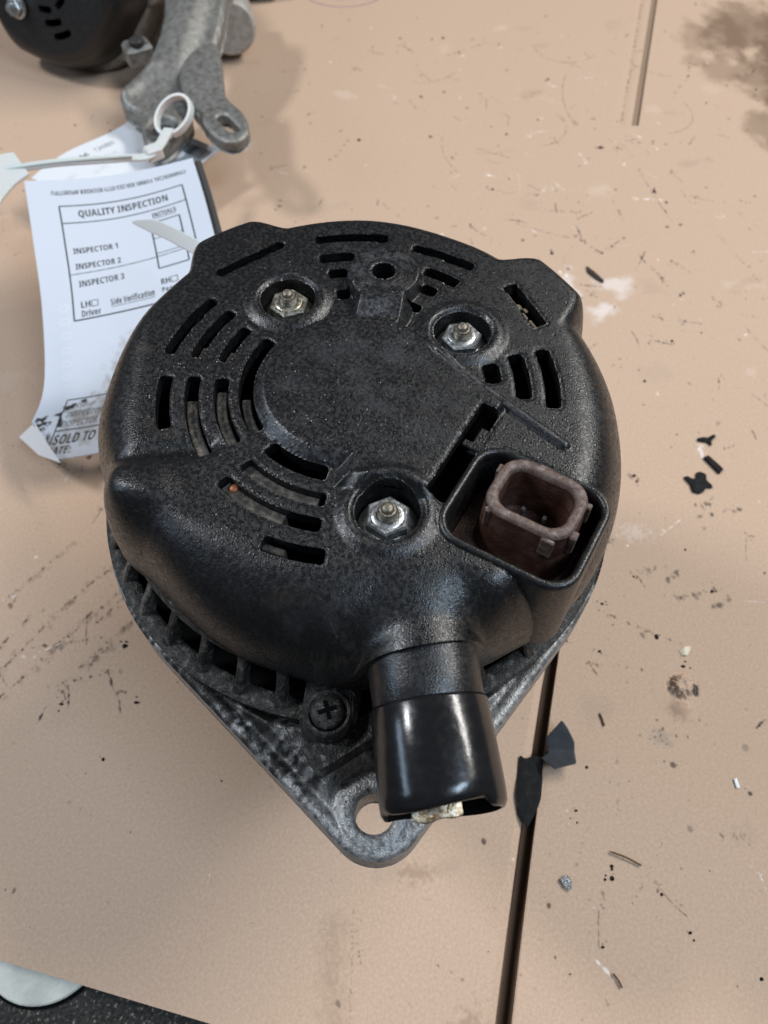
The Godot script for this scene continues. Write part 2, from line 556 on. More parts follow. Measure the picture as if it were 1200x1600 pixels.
func bench() -> void:
	var b := Bag.new()
	b.flat4(Vector3(-900, -12, -1200), Vector3(900, -12, -1200), Vector3(900, -12, 900), Vector3(-900, -12, 900), Vector3.UP)
	var bt := obj("bench_top", b, M.bench)
	tag(bt, "dark gritty bench top under the cardboard", "bench", "", "structure")
	var d := thing("pale_disc", "pale grey round disc half hidden under the near cardboard edge", "disc", Vector3(-104, -11.9, 107))
	obj("disc_face", lathe([[21, 0], [21, 1.4], [20.3, 2], [0.01, 2]], 64), M.disc, d)
	obj("disc_rim", lathe([[21.9, 0], [21.9, 0.6], [21.6, 0.8], [21, 0.8]], 64), M.black, d)
	# the opened box: one sheet of cardboard with two cuts along one fold line
	var img := Image.create(2048, 2048, false, Image.FORMAT_RGBA8)
	img.fill(Color(0.4, 0.3, 0.24, 0.0))
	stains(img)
	var m := mat("cardboard", Color.WHITE, 0.82)
	m.albedo_texture = ntex(0.055, 31, [[0.1, lin(0.425, 0.293, 0.205)], [0.42, lin(0.456, 0.322, 0.230)], [0.6, lin(0.468, 0.333, 0.239)], [0.9, lin(0.51, 0.367, 0.268)]], 5, 1024)
	m.uv1_scale = Vector3(8, 9, 1)
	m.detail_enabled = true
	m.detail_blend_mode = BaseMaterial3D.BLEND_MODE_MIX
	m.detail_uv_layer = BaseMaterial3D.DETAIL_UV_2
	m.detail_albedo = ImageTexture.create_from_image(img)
	m.normal_enabled = true
	m.normal_texture = ntex(0.14, 32, [], 4, 1024, 5.0)
	m.normal_scale = 0.03
	var columns := []
	var s := -560.0
	while s < 520.0:
		columns.append(s)
		s += 3.0 if absf(s) < 330.0 else 12.0
	for e in [-9.0, -5.5, -5.2, -4.4, -3.3, -2.21, -2.2, -2.05, 0.0, 1.9, 2.0, 2.2]:
		columns.append(e)
	columns.sort()
	var rows := []
	var z := -620.0
	while z <= 300.0:
		rows.append(z)
		z += 3.0
	for e in [-333.0, -332.9, 4.0, 4.1]:
		rows.append(e)
	rows.sort()
	var nu := columns.size()
	var nv := rows.size()
	var wave := noise(0.006, 41, 2)
	var P := PackedVector3Array()
	var D := PackedFloat32Array()
	var U := PackedVector2Array()
	for zz in rows:
		for cc in columns:
			var c: float = cc
			var x: float = slit(zz) + c
			var y := wave.get_noise_2d(x, zz) * 0.5
			if zz > 4.0:     # the near cut: a worn strip beside the gap
				y -= 1.5 * (1.0 - clampf((-c - 2.1) / 3.2, 0.0, 1.0)) * float(c < 0.0) * smoothstep(4.0, 30.0, zz)
			if zz < -332.95:
				y -= 0.9 * exp(-pow((c + 9.0) / 0.9, 2.0))
			var q2 := Vector2(x + 146.0, zz - 12.0)
			y -= 0.8 * exp(-q2.length_squared() / 14.0)
			P.append(Vector3(x, y, zz))
			var edge: float = (115.6 + (x + 113.2) * (132.3 - 115.6) / (113.2 - 45.0)) - zz
			D.append(edge / 1.03 if x < 40.0 else 50.0)
			U.append(Vector2((x + 320.0) / 620.0, (zz + 560.0) / 730.0))
	# leave out the cells of the near gap
	var b2 := Bag.new()
	var left := PackedInt32Array()
	for i in nu:
		left.append(i)
	for side in 2:
		var Ps := PackedVector3Array()
		var Ds := PackedFloat32Array()
		var Us := PackedVector2Array()
		var picked := []
		for i in nu:
			if (side == 0 and columns[i] <= -2.2) or (side == 1 and columns[i] >= 2.0):
				picked.append(i)
		for j in nv:
			for i in picked:
				Ps.append(P[j * nu + i]); Ds.append(D[j * nu + i]); Us.append(U[j * nu + i])
		b2.add(patch(picked.size(), nv, false, Ps, Ds, 4.0, Us))
	# the joined panel between the two cuts, and the flattened far cut
	var Pm := PackedVector3Array()
	var Dm := PackedFloat32Array()
	var Um := PackedVector2Array()
	var mid := []
	for i in nu:
		if columns[i] >= -2.2 and columns[i] <= 2.0:
			mid.append(i)
	var nm := 0
	for j in nv:
		if rows[j] <= 4.05 and rows[j] >= -332.95:
			nm += 1
			for i in mid:
				Pm.append(P[j * nu + i]); Dm.append(1.0); Um.append(U[j * nu + i])
	b2.add(patch(mid.size(), nm, false, Pm, Dm, 0.0, Um))
	var card := thing("cardboard_sheet", "stained tan cardboard box opened flat under everything", "cardboard")
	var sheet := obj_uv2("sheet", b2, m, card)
	sheet.set_meta("kind", "structure")
	card.set_meta("kind", "structure")
	# a lump torn up in the face paper at the right
	var Pb := PackedVector3Array()
	var Db := PackedFloat32Array()
	var Ub := PackedVector2Array()
	var jag := noise(0.35, 43, 3)
	for j in 61:
		for i in 61:
			var p := Vector2(119.0 + (i - 30) * 0.45, 28.0 + (j - 30) * 0.45)
			var q := p - Vector2(118.6, 27.0)
			var rr := q.length() + jag.get_noise_2d(p.x * 2.0, p.y * 2.0) * 1.3
			var y := 3.4 * smoothstep(5.2, 1.8, rr) + 1.0 * exp(-pow((q - Vector2(-2.0, 7.5)).length() / 3.2, 2.0)) - 0.5 * jag.get_noise_2d(p.x * 3.0, p.y * 3.0) * smoothstep(8.0, 4.0, rr)
			y -= 0.9 * exp(-pow(q.length() / 1.6, 2.0))
			var rim := (p - Vector2(119, 28)).length()
			Pb.append(Vector3(p.x, wave.get_noise_2d(p.x, p.y) * 0.5 + 0.06 * smoothstep(12.4, 11.0, rim) + y * smoothstep(12.5, 9.0, rim), p.y))
			Db.append(12.4 - rim)
			Ub.append(Vector2((p.x + 320.0) / 620.0, (p.y + 560.0) / 730.0))
	obj_uv2("torn_lump", patch(61, 61, false, Pb, Db, 0.0, Ub), m, card)
	# cut walls of the near gap and the layer below it
	var w := Bag.new()
	var f := Bag.new()
	var g := Bag.new()
	for j in nv - 1:
		var z0: float = rows[j]
		var z1: float = rows[j + 1]
		if z0 < 4.05 and z1 > -332.85:
			continue
		for c in [-2.2, 2.0]:
			w.flat4(Vector3(slit(z0) + c, -0.6 if c < 0.0 else 0.3, z0), Vector3(slit(z1) + c, -0.6 if c < 0.0 else 0.3, z1), Vector3(slit(z1) + c, -4.5, z1), Vector3(slit(z0) + c, -4.5, z0), Vector3(-signf(c), 0, 0))
		if z0 < 0.0:
			g.flat4(Vector3(slit(z0) - 4, -1.5, z0), Vector3(slit(z1) - 4, -1.5, z1), Vector3(slit(z1) + 4, -1.5, z1), Vector3(slit(z0) + 4, -1.5, z0), Vector3.UP)
			continue
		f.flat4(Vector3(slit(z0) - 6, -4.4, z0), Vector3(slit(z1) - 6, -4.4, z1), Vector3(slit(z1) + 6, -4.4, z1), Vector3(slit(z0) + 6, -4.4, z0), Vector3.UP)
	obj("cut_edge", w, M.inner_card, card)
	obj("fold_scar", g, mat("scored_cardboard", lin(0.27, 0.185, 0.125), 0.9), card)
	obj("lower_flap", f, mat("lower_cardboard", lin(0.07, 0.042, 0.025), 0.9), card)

func obj_uv2(called: String, b: Bag, m: Material, parent: Node3D) -> MeshInstance3D:
	var o := obj(called, b, m, parent)
	var a := []
	a.resize(Mesh.ARRAY_MAX)
	a[Mesh.ARRAY_VERTEX] = o.mesh.surface_get_arrays(0)[Mesh.ARRAY_VERTEX]
	a[Mesh.ARRAY_NORMAL] = b.n
	a[Mesh.ARRAY_TEX_UV] = b.uv
	a[Mesh.ARRAY_TEX_UV2] = b.uv
	var me := ArrayMesh.new()
	me.add_surface_from_arrays(Mesh.PRIMITIVE_TRIANGLES, a)
	me.surface_set_material(0, m)
	o.mesh = me
	return o

func px(x: float, z: float) -> Vector2:
	return Vector2((x + 320.0) / 620.0 * 2048.0, (z + 560.0) / 730.0 * 2048.0)

func streak(img: Image, a: Vector2, b: Vector2, w: float, col: Color, alpha: float, step := 0.8, gap := 0.2) -> void:
	var n := maxi(int((b - a).length() / step), 2)
	for i in n:
		if rng.randf() < gap or rag.get_noise_2d(a.x * 9.0 + i * 2.2, b.y * 9.0) < -0.08:
			continue
		var p := a.lerp(b, (i + rng.randf() * 0.7) / n) + Vector2(rng.randfn(0, w * 0.3), rng.randfn(0, w * 0.3))
		var k := w * rng.randf_range(0.5, 1.15)
		blot(img, px(p.x, p.y), maxf(k * 3.3, 1.1), maxf(k * 2.4, 1.0), rng.randf() * 3.0, col, minf(alpha * rng.randf_range(0.4, 1.5), 0.95), 0.75, 0.9)

func scratch(img: Image, p: Vector2, a: float, l: float, w: float, col: Color, alpha: float) -> void:
	var bend := rng.randfn(0, 0.03)
	var n := int(l / 0.35) + 1
	for i in n:
		var f := float(i) / n
		p += Vector2.from_angle(a) * 0.35
		a += bend * 0.35
		blot(img, px(p.x, p.y), maxf(w * 3.3 * sin(PI * (0.15 + 0.8 * f)), 1.1), maxf(w * 2.6 * sin(PI * (0.15 + 0.8 * f)), 1.1), a, col, minf(alpha * 1.7, 0.95) * (0.4 + 0.6 * absf(sin(f * 9.0 + l))), 0.8, 0.9)

func stains(img: Image) -> void:
	var dark := Color(0.17, 0.12, 0.09)
	var brown := Color(0.36, 0.26, 0.18)
	var dusty := Color(0.47, 0.42, 0.38)
	var pale := Color(0.86, 0.80, 0.74)
	# oil soaked into the far right
	for o in [[262, -452, 34, 50, 0.5], [262, -388, 30, 44, 0.45], [232, -396, 20, 22, 0.35], [224, -438, 18, 30, 0.3], [244, -440, 24, 40, 0.4], [246, -333, 22, 24, 0.4], [250, -309, 15, 15, 0.45], [268, -350, 26, 40, 0.4], [284, -410, 34, 80, 0.5], [216, -408, 12, 12, 0.25]]:
		blot(img, px(o[0], o[1]), o[2] * 3.3, o[3] * 2.8, 0.15, Color(0.37, 0.275, 0.185), minf(o[4] * 1.25, 0.8), 0.6, 0.25)
	# broad smudges
	for i in 110:
		var p := Vector2(rng.randf_range(-250, 270), rng.randf_range(-470, 140))
		if p.x < 0 and p.y > 40: continue
		if i % 6 == 0: blot(img, px(p.x, p.y), rng.randf_range(20, 50), rng.randf_range(8, 22), rng.randf_range(-0.8, 0.8), Color(0.50, 0.385, 0.285), rng.randf_range(0.15, 0.4), 0.9, 0.9)
		blot(img, px(p.x, p.y), rng.randf_range(14, 60), rng.randf_range(8, 30), rng.randf_range(-0.6, 0.6), dusty if rng.randf() < 0.6 else pale, rng.randf_range(0.06, 0.2), 0.9, 0.7)
	# whitish scuffs right of the alternator and at the back
	for o in [[96, -72, 9, 26, 0.35], [104, -92, 10, 16, 0.3], [103, -185, 9, 18, 0.4], [118, -172, 12, 9, 0.4], [130, -190, 14, 8, 0.35], [88, -60, 6, 30, 0.3], [112, -40, 10, 6, 0.2], [150, -83, 2.2, 5, 0.8], [123, 13, 2.4, 2.0, 0.0]]:
		blot(img, px(o[0], o[1]), o[2] * 3.3, o[3] * 2.8, 0.1, Color(0.86, 0.83, 0.81), minf(o[4] * 1.5, 0.7), 1.0, 0.9)
	blot(img, px(101, -97), 9, 26, 0.35, Color(0.4, 0.34, 0.28), 0.6, 0.5, 0.5)
	blot(img, px(105, -102), 12, 14, 0.35, Color(0.34, 0.29, 0.24), 0.5, 0.5, 0.6)
	# known marks
	for o in [[101, -35, 3, 16], [96, -33, 2.2, 14], [150, -50, 10, 1.6], [146, -54, 3, 2], [118, -23, 7, 1.5], [124, -19, 2.5, 4], [134, -12, 9, 1.6], [142, -7, 5, 2]]:
		streak(img, Vector2(o[0] - o[2], o[1] + 2), Vector2(o[0] + o[2], o[1] - 2), 1.6, Color(0.25, 0.21, 0.18), 0.55)
	streak(img, Vector2(92, -4), Vector2(122, 10), 0.7, Color(0.3, 0.22, 0.17), 0.6, 0.5, 0.1)
	# scrub marks at the left, running down-left in parallel
	for o in [[-88, -22, -106, 2], [-96, -16, -138, 34], [-100, -28, -122, -4], [-118, -8, -142, 26], [-90, -2, -112, 24], [-122, -36, -146, -6], [-84, -22, -92, -6], [-108, -4, -124, 16], [-132, -2, -146, 18], [-94, 4, -106, 20]]:
		streak(img, Vector2(o[0], o[1]), Vector2(o[2], o[3]), 0.75, Color(0.24, 0.18, 0.14), 0.55, 0.45, 0.4)
		streak(img, Vector2(o[0] + 1, o[1]), Vector2(o[2] + 1, o[3]), 2.0, Color(0.36, 0.29, 0.23), 0.22, 1.2, 0.3)
	streak(img, Vector2(-132, 12), Vector2(-96, 6), 0.8, Color(0.26, 0.19, 0.14), 0.6, 0.7, 0.2)
	streak(img, Vector2(-115, 26), Vector2(-92, 20), 0.9, Color(0.22, 0.16, 0.12), 0.65, 0.7, 0.2)
	# stamped trace in front of the ear
	for k in 9:
		streak(img, Vector2(-4, 104 + k * 1.7), Vector2(0.6, 104.4 + k * 1.7), 0.5, Color(0.3, 0.27, 0.25), 0.45, 0.7, 0.35)
	# dirt line and smear by the bump, painted shade of its hole, ring bruise round it
	streak(img, Vector2(84, 18), Vector2(106, 20), 0.9, Color(0.34, 0.22, 0.14), 0.6, 0.8, 0.3)
	blot(img, px(123.6, 28), 7, 10, 0.2, Color(0.10, 0.065, 0.045), 0.95, 0.6, 0.7)
	blot(img, px(116, 36), 18, 14, 0.3, Color(0.52, 0.40, 0.30), 0.4, 0.7, 0.6)
	blot(img, px(108, 46), 16, 12, 0.3, Color(0.5, 0.48, 0.45), 0.4, 0.8, 0.7)
	for i in 22:
		blot(img, px(108 + rng.randfn(0, 5), 45 + rng.randfn(0, 4)), rng.randf_range(0.8, 2.2), rng.randf_range(0.8, 2.0), 0, dark, 0.7)
	# the foot of a pale curved scratch and dark scratch marks near the back rim
	for k in 16:
		var a0 := -0.55 + k * 0.075
		streak(img, Vector2(18, -160) + Vector2(cos(a0) * 60, sin(a0) * 48), Vector2(18, -160) + Vector2(cos(a0 + 0.075) * 60, sin(a0 + 0.075) * 48), 0.55, Color(0.27, 0.21, 0.17), 0.65, 0.6, 0.1)
	for o in [[50, -415, 78, -432, 1.0], [95, -150, 108, -138, 1.6], [112, -230, 126, -214, 1.3], [-22, -300, -14, -320, 1.0], [-60, -395, -44, -398, 0.9], [136, -270, 142, -240, 0.9], [178, -270, 205, -190, 0.55], [200, -260, 235, -205, 0.5], [40, -190, 60, -196, 1.2], [70, -186, 110, -180, 0.9], [96, -252, 120, -250, 1.0], [150, -205, 156, -188, 1.4], [88, 100, 108, 72, 0.35], [205, -380, 216, -420, 0.9], [192, -362, 204, -384, 0.7]]:
		streak(img, Vector2(o[0], o[1]), Vector2(o[2], o[3]), o[4], Color(0.27, 0.21, 0.17), 0.6, 0.8, 0.25)
	for o in [[160, -325, 166, -318], [170, -312, 175, -306], [96, -205, 106, -196], [125, -305, 128, -294], [66, -285, 72, -282], [150, -262, 168, -260], [-30, -408, -22, -404]]:
		streak(img, Vector2(o[0], o[1]), Vector2(o[2], o[3]), 0.9, Color(0.9, 0.86, 0.82), 0.75, 0.6, 0.15)
	# worn crease beside the far cut
	for k in 40:
		var z0 := -334.0 - k * 4.0
		streak(img, Vector2(slit(z0) - 9.0, z0), Vector2(slit(z0 - 4.0) - 9.0, z0 - 4.0), 0.9, Color(0.42, 0.32, 0.25), 0.6, 0.5, 0.05)
	# round print of the box maker at the far edge
	for k in 220:
		var a := TAU * k / 220.0
		blot(img, px(-22 + 31 * cos(a), -507 + 27 * sin(a)), 2.2, 2.0, 0, Color(0.30, 0.31, 0.45), 0.8, 0.5, 0.2)
	for k in 9:
		streak(img, Vector2(-31 + k * 2.2, -493), Vector2(-30 + k * 2.2, -489), 0.5, Color(0.32, 0.33, 0.46), 0.7, 0.7, 0.3)
		streak(img, Vector2(-29 + k * 2.0, -487), Vector2(-28.4 + k * 2.0, -485.4), 0.45, Color(0.32, 0.33, 0.46), 0.7, 0.7, 0.2)
	# strip painted slightly darker, running out under the near edge
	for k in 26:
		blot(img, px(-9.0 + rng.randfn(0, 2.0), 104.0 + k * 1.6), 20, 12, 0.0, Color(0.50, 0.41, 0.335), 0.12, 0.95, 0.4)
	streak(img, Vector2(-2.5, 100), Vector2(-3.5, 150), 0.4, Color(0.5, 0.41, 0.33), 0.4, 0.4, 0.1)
	# paper fibres
	for i in 2600:
		var p := Vector2(rng.randf_range(-265, 280), rng.randf_range(-470, 145))
		blot(img, px(p.x, p.y), rng.randf_range(2, 7), 0.75, rng.randfn(0.15, 0.6), pale if rng.randf() < 0.55 else brown, rng.randf_range(0.1, 0.35), 0.8, 0.3)
	# scuffs where parts were dragged about: short dark drag marks with a crumbly head, and pale scrapes
	for i in 200:
		var p := Vector2(rng.randf_range(10, 270), rng.randf_range(-440, 120))
		if i % 7 == 0: p = Vector2(rng.randf_range(-170, -80), rng.randf_range(-80, 40))
		if i % 5 == 1: p = Vector2(rng.randf_range(-60, 120), rng.randf_range(-420, -90))
		var a := rng.randfn(0.9, 0.9)
		var l := rng.randf_range(3, 13)
		var c: Color = [Color(0.22, 0.18, 0.15), Color(0.30, 0.24, 0.19), Color(0.37, 0.33, 0.30), Color(0.84, 0.79, 0.75)][rng.randi() % 4]
		scratch(img, p, a, l, rng.randf_range(0.25, 0.8), c, rng.randf_range(0.25, 0.7))
		if rng.randf() < 0.5:
			for k in rng.randi_range(2, 7):
				blot(img, px(p.x + rng.randfn(0, 1.8), p.y + rng.randfn(0, 1.8)), rng.randf_range(1.0, 4.0), rng.randf_range(0.8, 3.0), rng.randf() * 3.0, c, rng.randf_range(0.3, 0.8), 0.7, 0.9)
	for i in 16:     # long fine scratches
		scratch(img, Vector2(rng.randf_range(20, 240), rng.randf_range(-420, 60)), rng.randfn(1.0, 0.7), rng.randf_range(20, 60), 0.22, Color(0.33, 0.25, 0.19), 0.4)
	# specks and fibres everywhere, thinner towards the near left
	for i in 1500:
		var p := Vector2(rng.randf_range(-270, 285), rng.randf_range(-485, 150))
		var dens := 1.0 if p.x > 30 else (0.75 if p.y < -60 else 0.3)
		if rng.randf() > dens: continue
		var k := 0.25 + 0.5 * pow(rng.randf(), 4.0) * 3.0
		blot(img, px(p.x, p.y), maxf(k * 3.3, 1.1), maxf(k * 2.6, 1.1), rng.randf() * 3.0, [dark, dark, brown, dusty, pale][rng.randi() % 5], rng.randf_range(0.4, 0.95), 0.6, 0.6)
	for i in 130:
		var p := Vector2(rng.randf_range(-260, 270), rng.randf_range(-470, 140))
		if p.x < 30 and p.y > 20 and rng.randf() < 0.7: continue
		var q := p + Vector2.from_angle(rng.randf() * TAU) * rng.randf_range(3, 16)
		streak(img, p, q, rng.randf_range(0.35, 0.8), [dark, brown, brown, pale][rng.randi() % 4], rng.randf_range(0.2, 0.5), 0.7, 0.35)

# ------------------------------------------------------------------ the alternator
# vents: radius, from angle, to angle (degrees, +x = 0, towards the viewer = 90), half width
const VENTS := [[26.0, 150.0, 213.0, 1.6], [33.4, 195.0, 213.5, 1.35], [40.6, 194.5, 217.0, 1.35], [47.4, 194.0, 217.5, 1.35],
	[45.8, 164.5, 183.0, 1.45], [39.0, 150.0, 183.0, 1.5], [32.0, 149.0, 182.5, 1.55], [26.4, 104.0, 134.0, 1.7], [33.3, 101.0, 135.0, 1.55], [39.8, 100.5, 135.0, 1.6], [47.2, 97.5, 112.0, 1.7],
	[34.0, -10.0, -3.5, 1.85], [41.0, -13.0, 4.0, 1.75], [48.0, -13.0, 7.0, 1.65], [52.3, -72.0, -54.0, 1.3], [44.6, -64.5, -54.0, 1.45], [38.2, -62.0, -58.0, 1.5], [30.8, -63.5, -58.5, 1.3],
	[54.4, -101.5, -82.0, 1.45], [46.4, -101.5, -92.0, 1.5], [40.0, -99.5, -94.5, 1.5], [32.0, -97.5, -94.5, 1.5]]
const CUPS := [Vector2(-17.8, -29.6), Vector2(27.1, -17.6), Vector2(8.1, 36.0)]
const BOSS := Vector2(7.3, -36.4)
const BOOT_AT := Vector2(15.7, 65.0)
const BOOT_DIR := Vector2(0.127, 0.992)
const SHROUD := Vector2(51.0, 12.8)      # in the shroud's own axes, turned 30 degrees

func table_at(tab: Array, a: float) -> float:    # a: degrees, periodic smooth table
	var n := tab.size()
	for i in n:
		var p: Vector2 = tab[i]
		var q: Vector2 = tab[(i + 1) % n]
		var d := fposmod(q.x - p.x, 360.0)
		var e := fposmod(a - p.x, 360.0)
		if e <= d:
			return lerpf(p.y, q.y, smoothstep(0.0, 1.0, e / d))
	return (tab[0] as Vector2).y

func plateau(a: float, c: float, half: float, soft: float) -> float:
	var d := absf(wrapf(a - c, -180.0, 180.0))
	return 1.0 - smoothstep(half - soft * 0.5, half + soft * 0.5, d)

func turned(p: Vector2) -> Vector2:     # into the shroud's axes
	return Vector2(0.866 * p.x + 0.5 * p.y, -0.5 * p.x + 0.866 * p.y)

func half_plane(p: Vector2, a: Vector2, b: Vector2) -> float:
	return (p - a).dot((b - a).orthogonal().normalized())

func plate_sd(p: Vector2) -> float:      # negative inside the raised middle plate
	var wedge := maxf(maxf(half_plane(p, Vector2(34.9, 7.4), Vector2(17.5, 30.6)), half_plane(p, Vector2(10.0, -19.5), Vector2(34.9, 7.4))), half_plane(p, Vector2(17.5, 30.6), Vector2(-7.0, 25.6)))
	wedge = maxf(wedge, half_plane(p, Vector2(0.0, 25.0), Vector2(7.0, -21.0)))
	return minf(p.length() - 21.6, wedge)

func vents_sd(p: Vector2) -> float:      # distance to the nearest opening, negative inside it
	var d := 50.0
	var r := p.length()
	if r > 20.0 and r < 60.0:
		var a := rad_to_deg(p.angle())
		for s in VENTS:
			if absf(r - s[0]) > 6.0:
				continue
			var half: float = (s[2] - s[1]) * 0.5
			var off := wrapf(a - (s[1] + s[2]) * 0.5, -180.0, 180.0)
			if absf(off) <= half:
				d = minf(d, absf(r - s[0]) - s[3] - 0.22)
			else:
				var e: Vector2 = Vector2.from_angle(deg_to_rad((s[1] + s[2]) * 0.5 + half * signf(off))) * s[0]
				# squarish ends
				var l := (p - e)
				var u := e.normalized()
				d = minf(d, sd_box(Vector2(l.dot(u), l.dot(u.orthogonal())), Vector2(s[3] + 0.22, s[3] * 0.65), 1.0))
		d = minf(d, sd_seg(p, Vector2(-36.6, -40.0), Vector2(-21.6, -51.2)) - 1.4)
		var q := p - Vector2(44.0, -27.6)
		var ax := Vector2(0.415, 0.91)
		d = minf(d, sd_box(Vector2(q.dot(ax), q.dot(ax.orthogonal())), Vector2(8.2, 2.0), 0.5))
	for c in CUPS:
		d = minf(d, p.distance_to(c) - 7.2)
	d = minf(d, p.distance_to(BOSS) - 3.1)
	var k := turned(p)
	d = minf(d, sd_box(k - SHROUD, Vector2(16.2, 14.0), 6.5))
	d = minf(d, sd_box(k - Vector2(32.2, 5.0), Vector2(2.3, 14.0), 0.6))
	return d

const RS := [Vector2(-180, 50), Vector2(-150, 57), Vector2(-125, 60), Vector2(-90, 60.5), Vector2(-60, 58), Vector2(-30, 55), Vector2(0, 52.5), Vector2(30, 55), Vector2(60, 52), Vector2(82, 45), Vector2(112, 45), Vector2(135, 50), Vector2(160, 51)]
const RR := [Vector2(-180, 67), Vector2(-150, 67.4), Vector2(-90, 68.3), Vector2(-60, 67.2), Vector2(-30, 67), Vector2(0, 68.3), Vector2(30, 69.5), Vector2(45, 69.5), Vector2(60, 68), Vector2(88, 66.6), Vector2(108, 64.4), Vector2(135, 62.6), Vector2(158, 64.4)]
var grit := noise(0.9, 51, 2)

func cover_height(p: Vector2, y: float, flat: float) -> float:
	# relief of the cover's outer face over the plain shape
	var r := p.length()
	var h := y
	if flat > 0.0:
		var sd := plate_sd(p)
		if sd < 4.0:
			var wide := lerpf(0.7, 3.2, clampf((p.y * 0.75 - p.x * 0.65) / 18.0, 0.0, 1.0))
			h += 2.5 * (1.0 - clampf(sd / wide, 0.0, 1.0)) * flat
		# rib along the plate's far right edge
		var rib := sd_seg(p, Vector2(18.5, -11.5), Vector2(48.6, 18.0))
		h = maxf(h, y + 1.15 * (1.0 - smoothstep(0.5, 1.6, rib)) * flat)
		# boss with the blind hole, and the ramp from it to the plate
		var bd := p.distance_to(BOSS)
		h = smax(h, y + 3.8 - 5.0 * maxf(bd - 9.4, 0.0), 0.4)
		var rl := (p - Vector2(5.6, -21.0)).rotated(-0.2)
		if absf(rl.x) < 8.0 and rl.y < 1.5 and rl.y > -9.0:
			h = maxf(h, y + lerpf(2.3, 4.2, clampf(-rl.y / 5.5, 0.0, 1.0)) - 1.2 * maxf(absf(rl.x) - 5.4, 0.0))
	for c in CUPS:
		var d := p.distance_to(c)
		if d < 13.0:
			h += 1.15 * smoothstep(12.2, 9.0, d) - 0.75 * smoothstep(8.6, 7.2, d)
	# swelling towards the connector shroud and the left shoulder
	h += 2.6 * exp(-((p - Vector2(-47, 30)).length_squared()) / 90.0) * smoothstep(40.0, 52.0, r)
	h -= 1.6 * exp(-pow(sd_seg(p, Vector2(-33, 17.0), Vector2(-52, 21)) / 2.6, 2.0))
	# arch over the output stud
	var l := (p - BOOT_AT).dot(BOOT_DIR.orthogonal())
	var along := p.dot(BOOT_DIR)
	if along > 40.0 and absf(l) < 19.0:
		var arch := -16.5 + sqrt(maxf(13.6 * 13.6 - l * l, 0.0)) if absf(l) < 12.6 else -16.5 + 5.12 - (absf(l) - 12.6) * 2.6
		h = smax(h, arch, 5.0)
	h += grit.get_noise_2d(p.x, p.y) * 0.05
	return h

func cover_shape() -> Bag:
	var nu := 760
	var nt := 112
	var ns := 44
	var nv := nt + ns + 3
	var P := PackedVector3Array()
	var D := PackedFloat32Array()
	P.resize(nu * nv)
	D.resize(nu * nv)
	for i in nu:
		var a := 360.0 * i / nu
		var lobe1 := plateau(a, -123.0, 10.5, 9.0)
		var lobe2 := plateau(a, -36.0, 10.5, 9.0)
		var lobe3 := plateau(a, 151.0, 6.0, 12.0)
		var lobe4 := plateau(a, 58.0, 4.5, 7.0)
		var rs := table_at(RS, a) + 6.5 * lobe1 + 9.5 * lobe2 + 7.5 * lobe3 + 5.5 * lobe4
		var rr := table_at(RR, a) + 6.0 * lobe1 + 4.6 * lobe2 + 1.8 * lobe3
		var ex := 2.0 / (2.15 + 0.5 * maxf(lobe1, lobe2))
		var u := Vector2.from_angle(deg_to_rad(a))
		for j in nv:
			var y := 0.0
			var r := 0.0
			var flat := 1.0
			if j <= nt:
				r = rs * j / nt
			elif j <= nt + ns:
				var f := PI / 2 * (j - nt) / ns
				r = rs + (rr - rs) * pow(sin(f), ex)
				y = -24.8 * (1.0 - pow(cos(f), ex))
				flat = clampf(1.0 + y / 3.0, 0.0, 1.0)
			elif j == nt + ns + 1:
				r = rr + 0.1; y = -26.6
			else:
				r = rr - 2.4; y = -26.7
			var p := u * r
			if j < nt + ns:
				y = cover_height(p, y, flat)
			elif j == nt + ns:
				y = maxf(cover_height(p, y, 0.0), y)
			var d := vents_sd(p) if j <= nt + ns else 50.0
			if d < 0.9 and d > 0.0 and j <= nt + ns:
				y -= 0.4 * pow(1.0 - d / 0.9, 2.0)
			if y < -13.0:   # low on the skirt only the shroud cuts through
				d = sd_box(turned(p) - SHROUD, Vector2(16.2, 14.0), 6.5)
			P[j * nu + i] = Vector3(p.x, T + y, p.y)
			D[j * nu + i] = d
	var U := PackedVector2Array()
	U.resize(P.size())
	for i in P.size():
		U[i] = Vector2((P[i].x + 76.0) / 152.0, (P[i].z + 76.0) / 152.0)
	return patch(nu, nv, true, P, D, 3.2, U)

func nut(parent: Node3D, at: Vector3, m: Material, turn: float) -> void:
	var n := lathe([[0.01, 0], [6.5, 0], [6.7, 0.5], [6.45, 1.2], [4.6, 2.0]], 48)
	var hx := lathe([[5.2, 1.0], [5.2, 4.4], [4.75, 4.9]], 6, Vector3.ZERO, true, 0.6, true)
	hx.add(lathe([[3.6, 4.91], [3.3, 5.1], [2.5, 5.1], [2.3, 4.7]], 40))
	hx = Bag.new().add(hx, Transform3D(Basis(Vector3.UP, turn), Vector3.ZERO))
	n.add(hx)
	var o := obj("flange_nut", n, m, parent)
	o.position = at * MM
	var s := [[2.25, 2.0]]
	for k in 8:
		s.append([2.3, 2.4 + k * 0.6]); s.append([2.0, 2.7 + k * 0.6])
	s.append([1.9, 7.2]); s.append([1.5, 7.3]); s.append([1.35, 8.0]); s.append([0.9, 8.4]); s.append([0.01, 8.45])
	obj("stud", lathe(s, 28), M.stud, o)

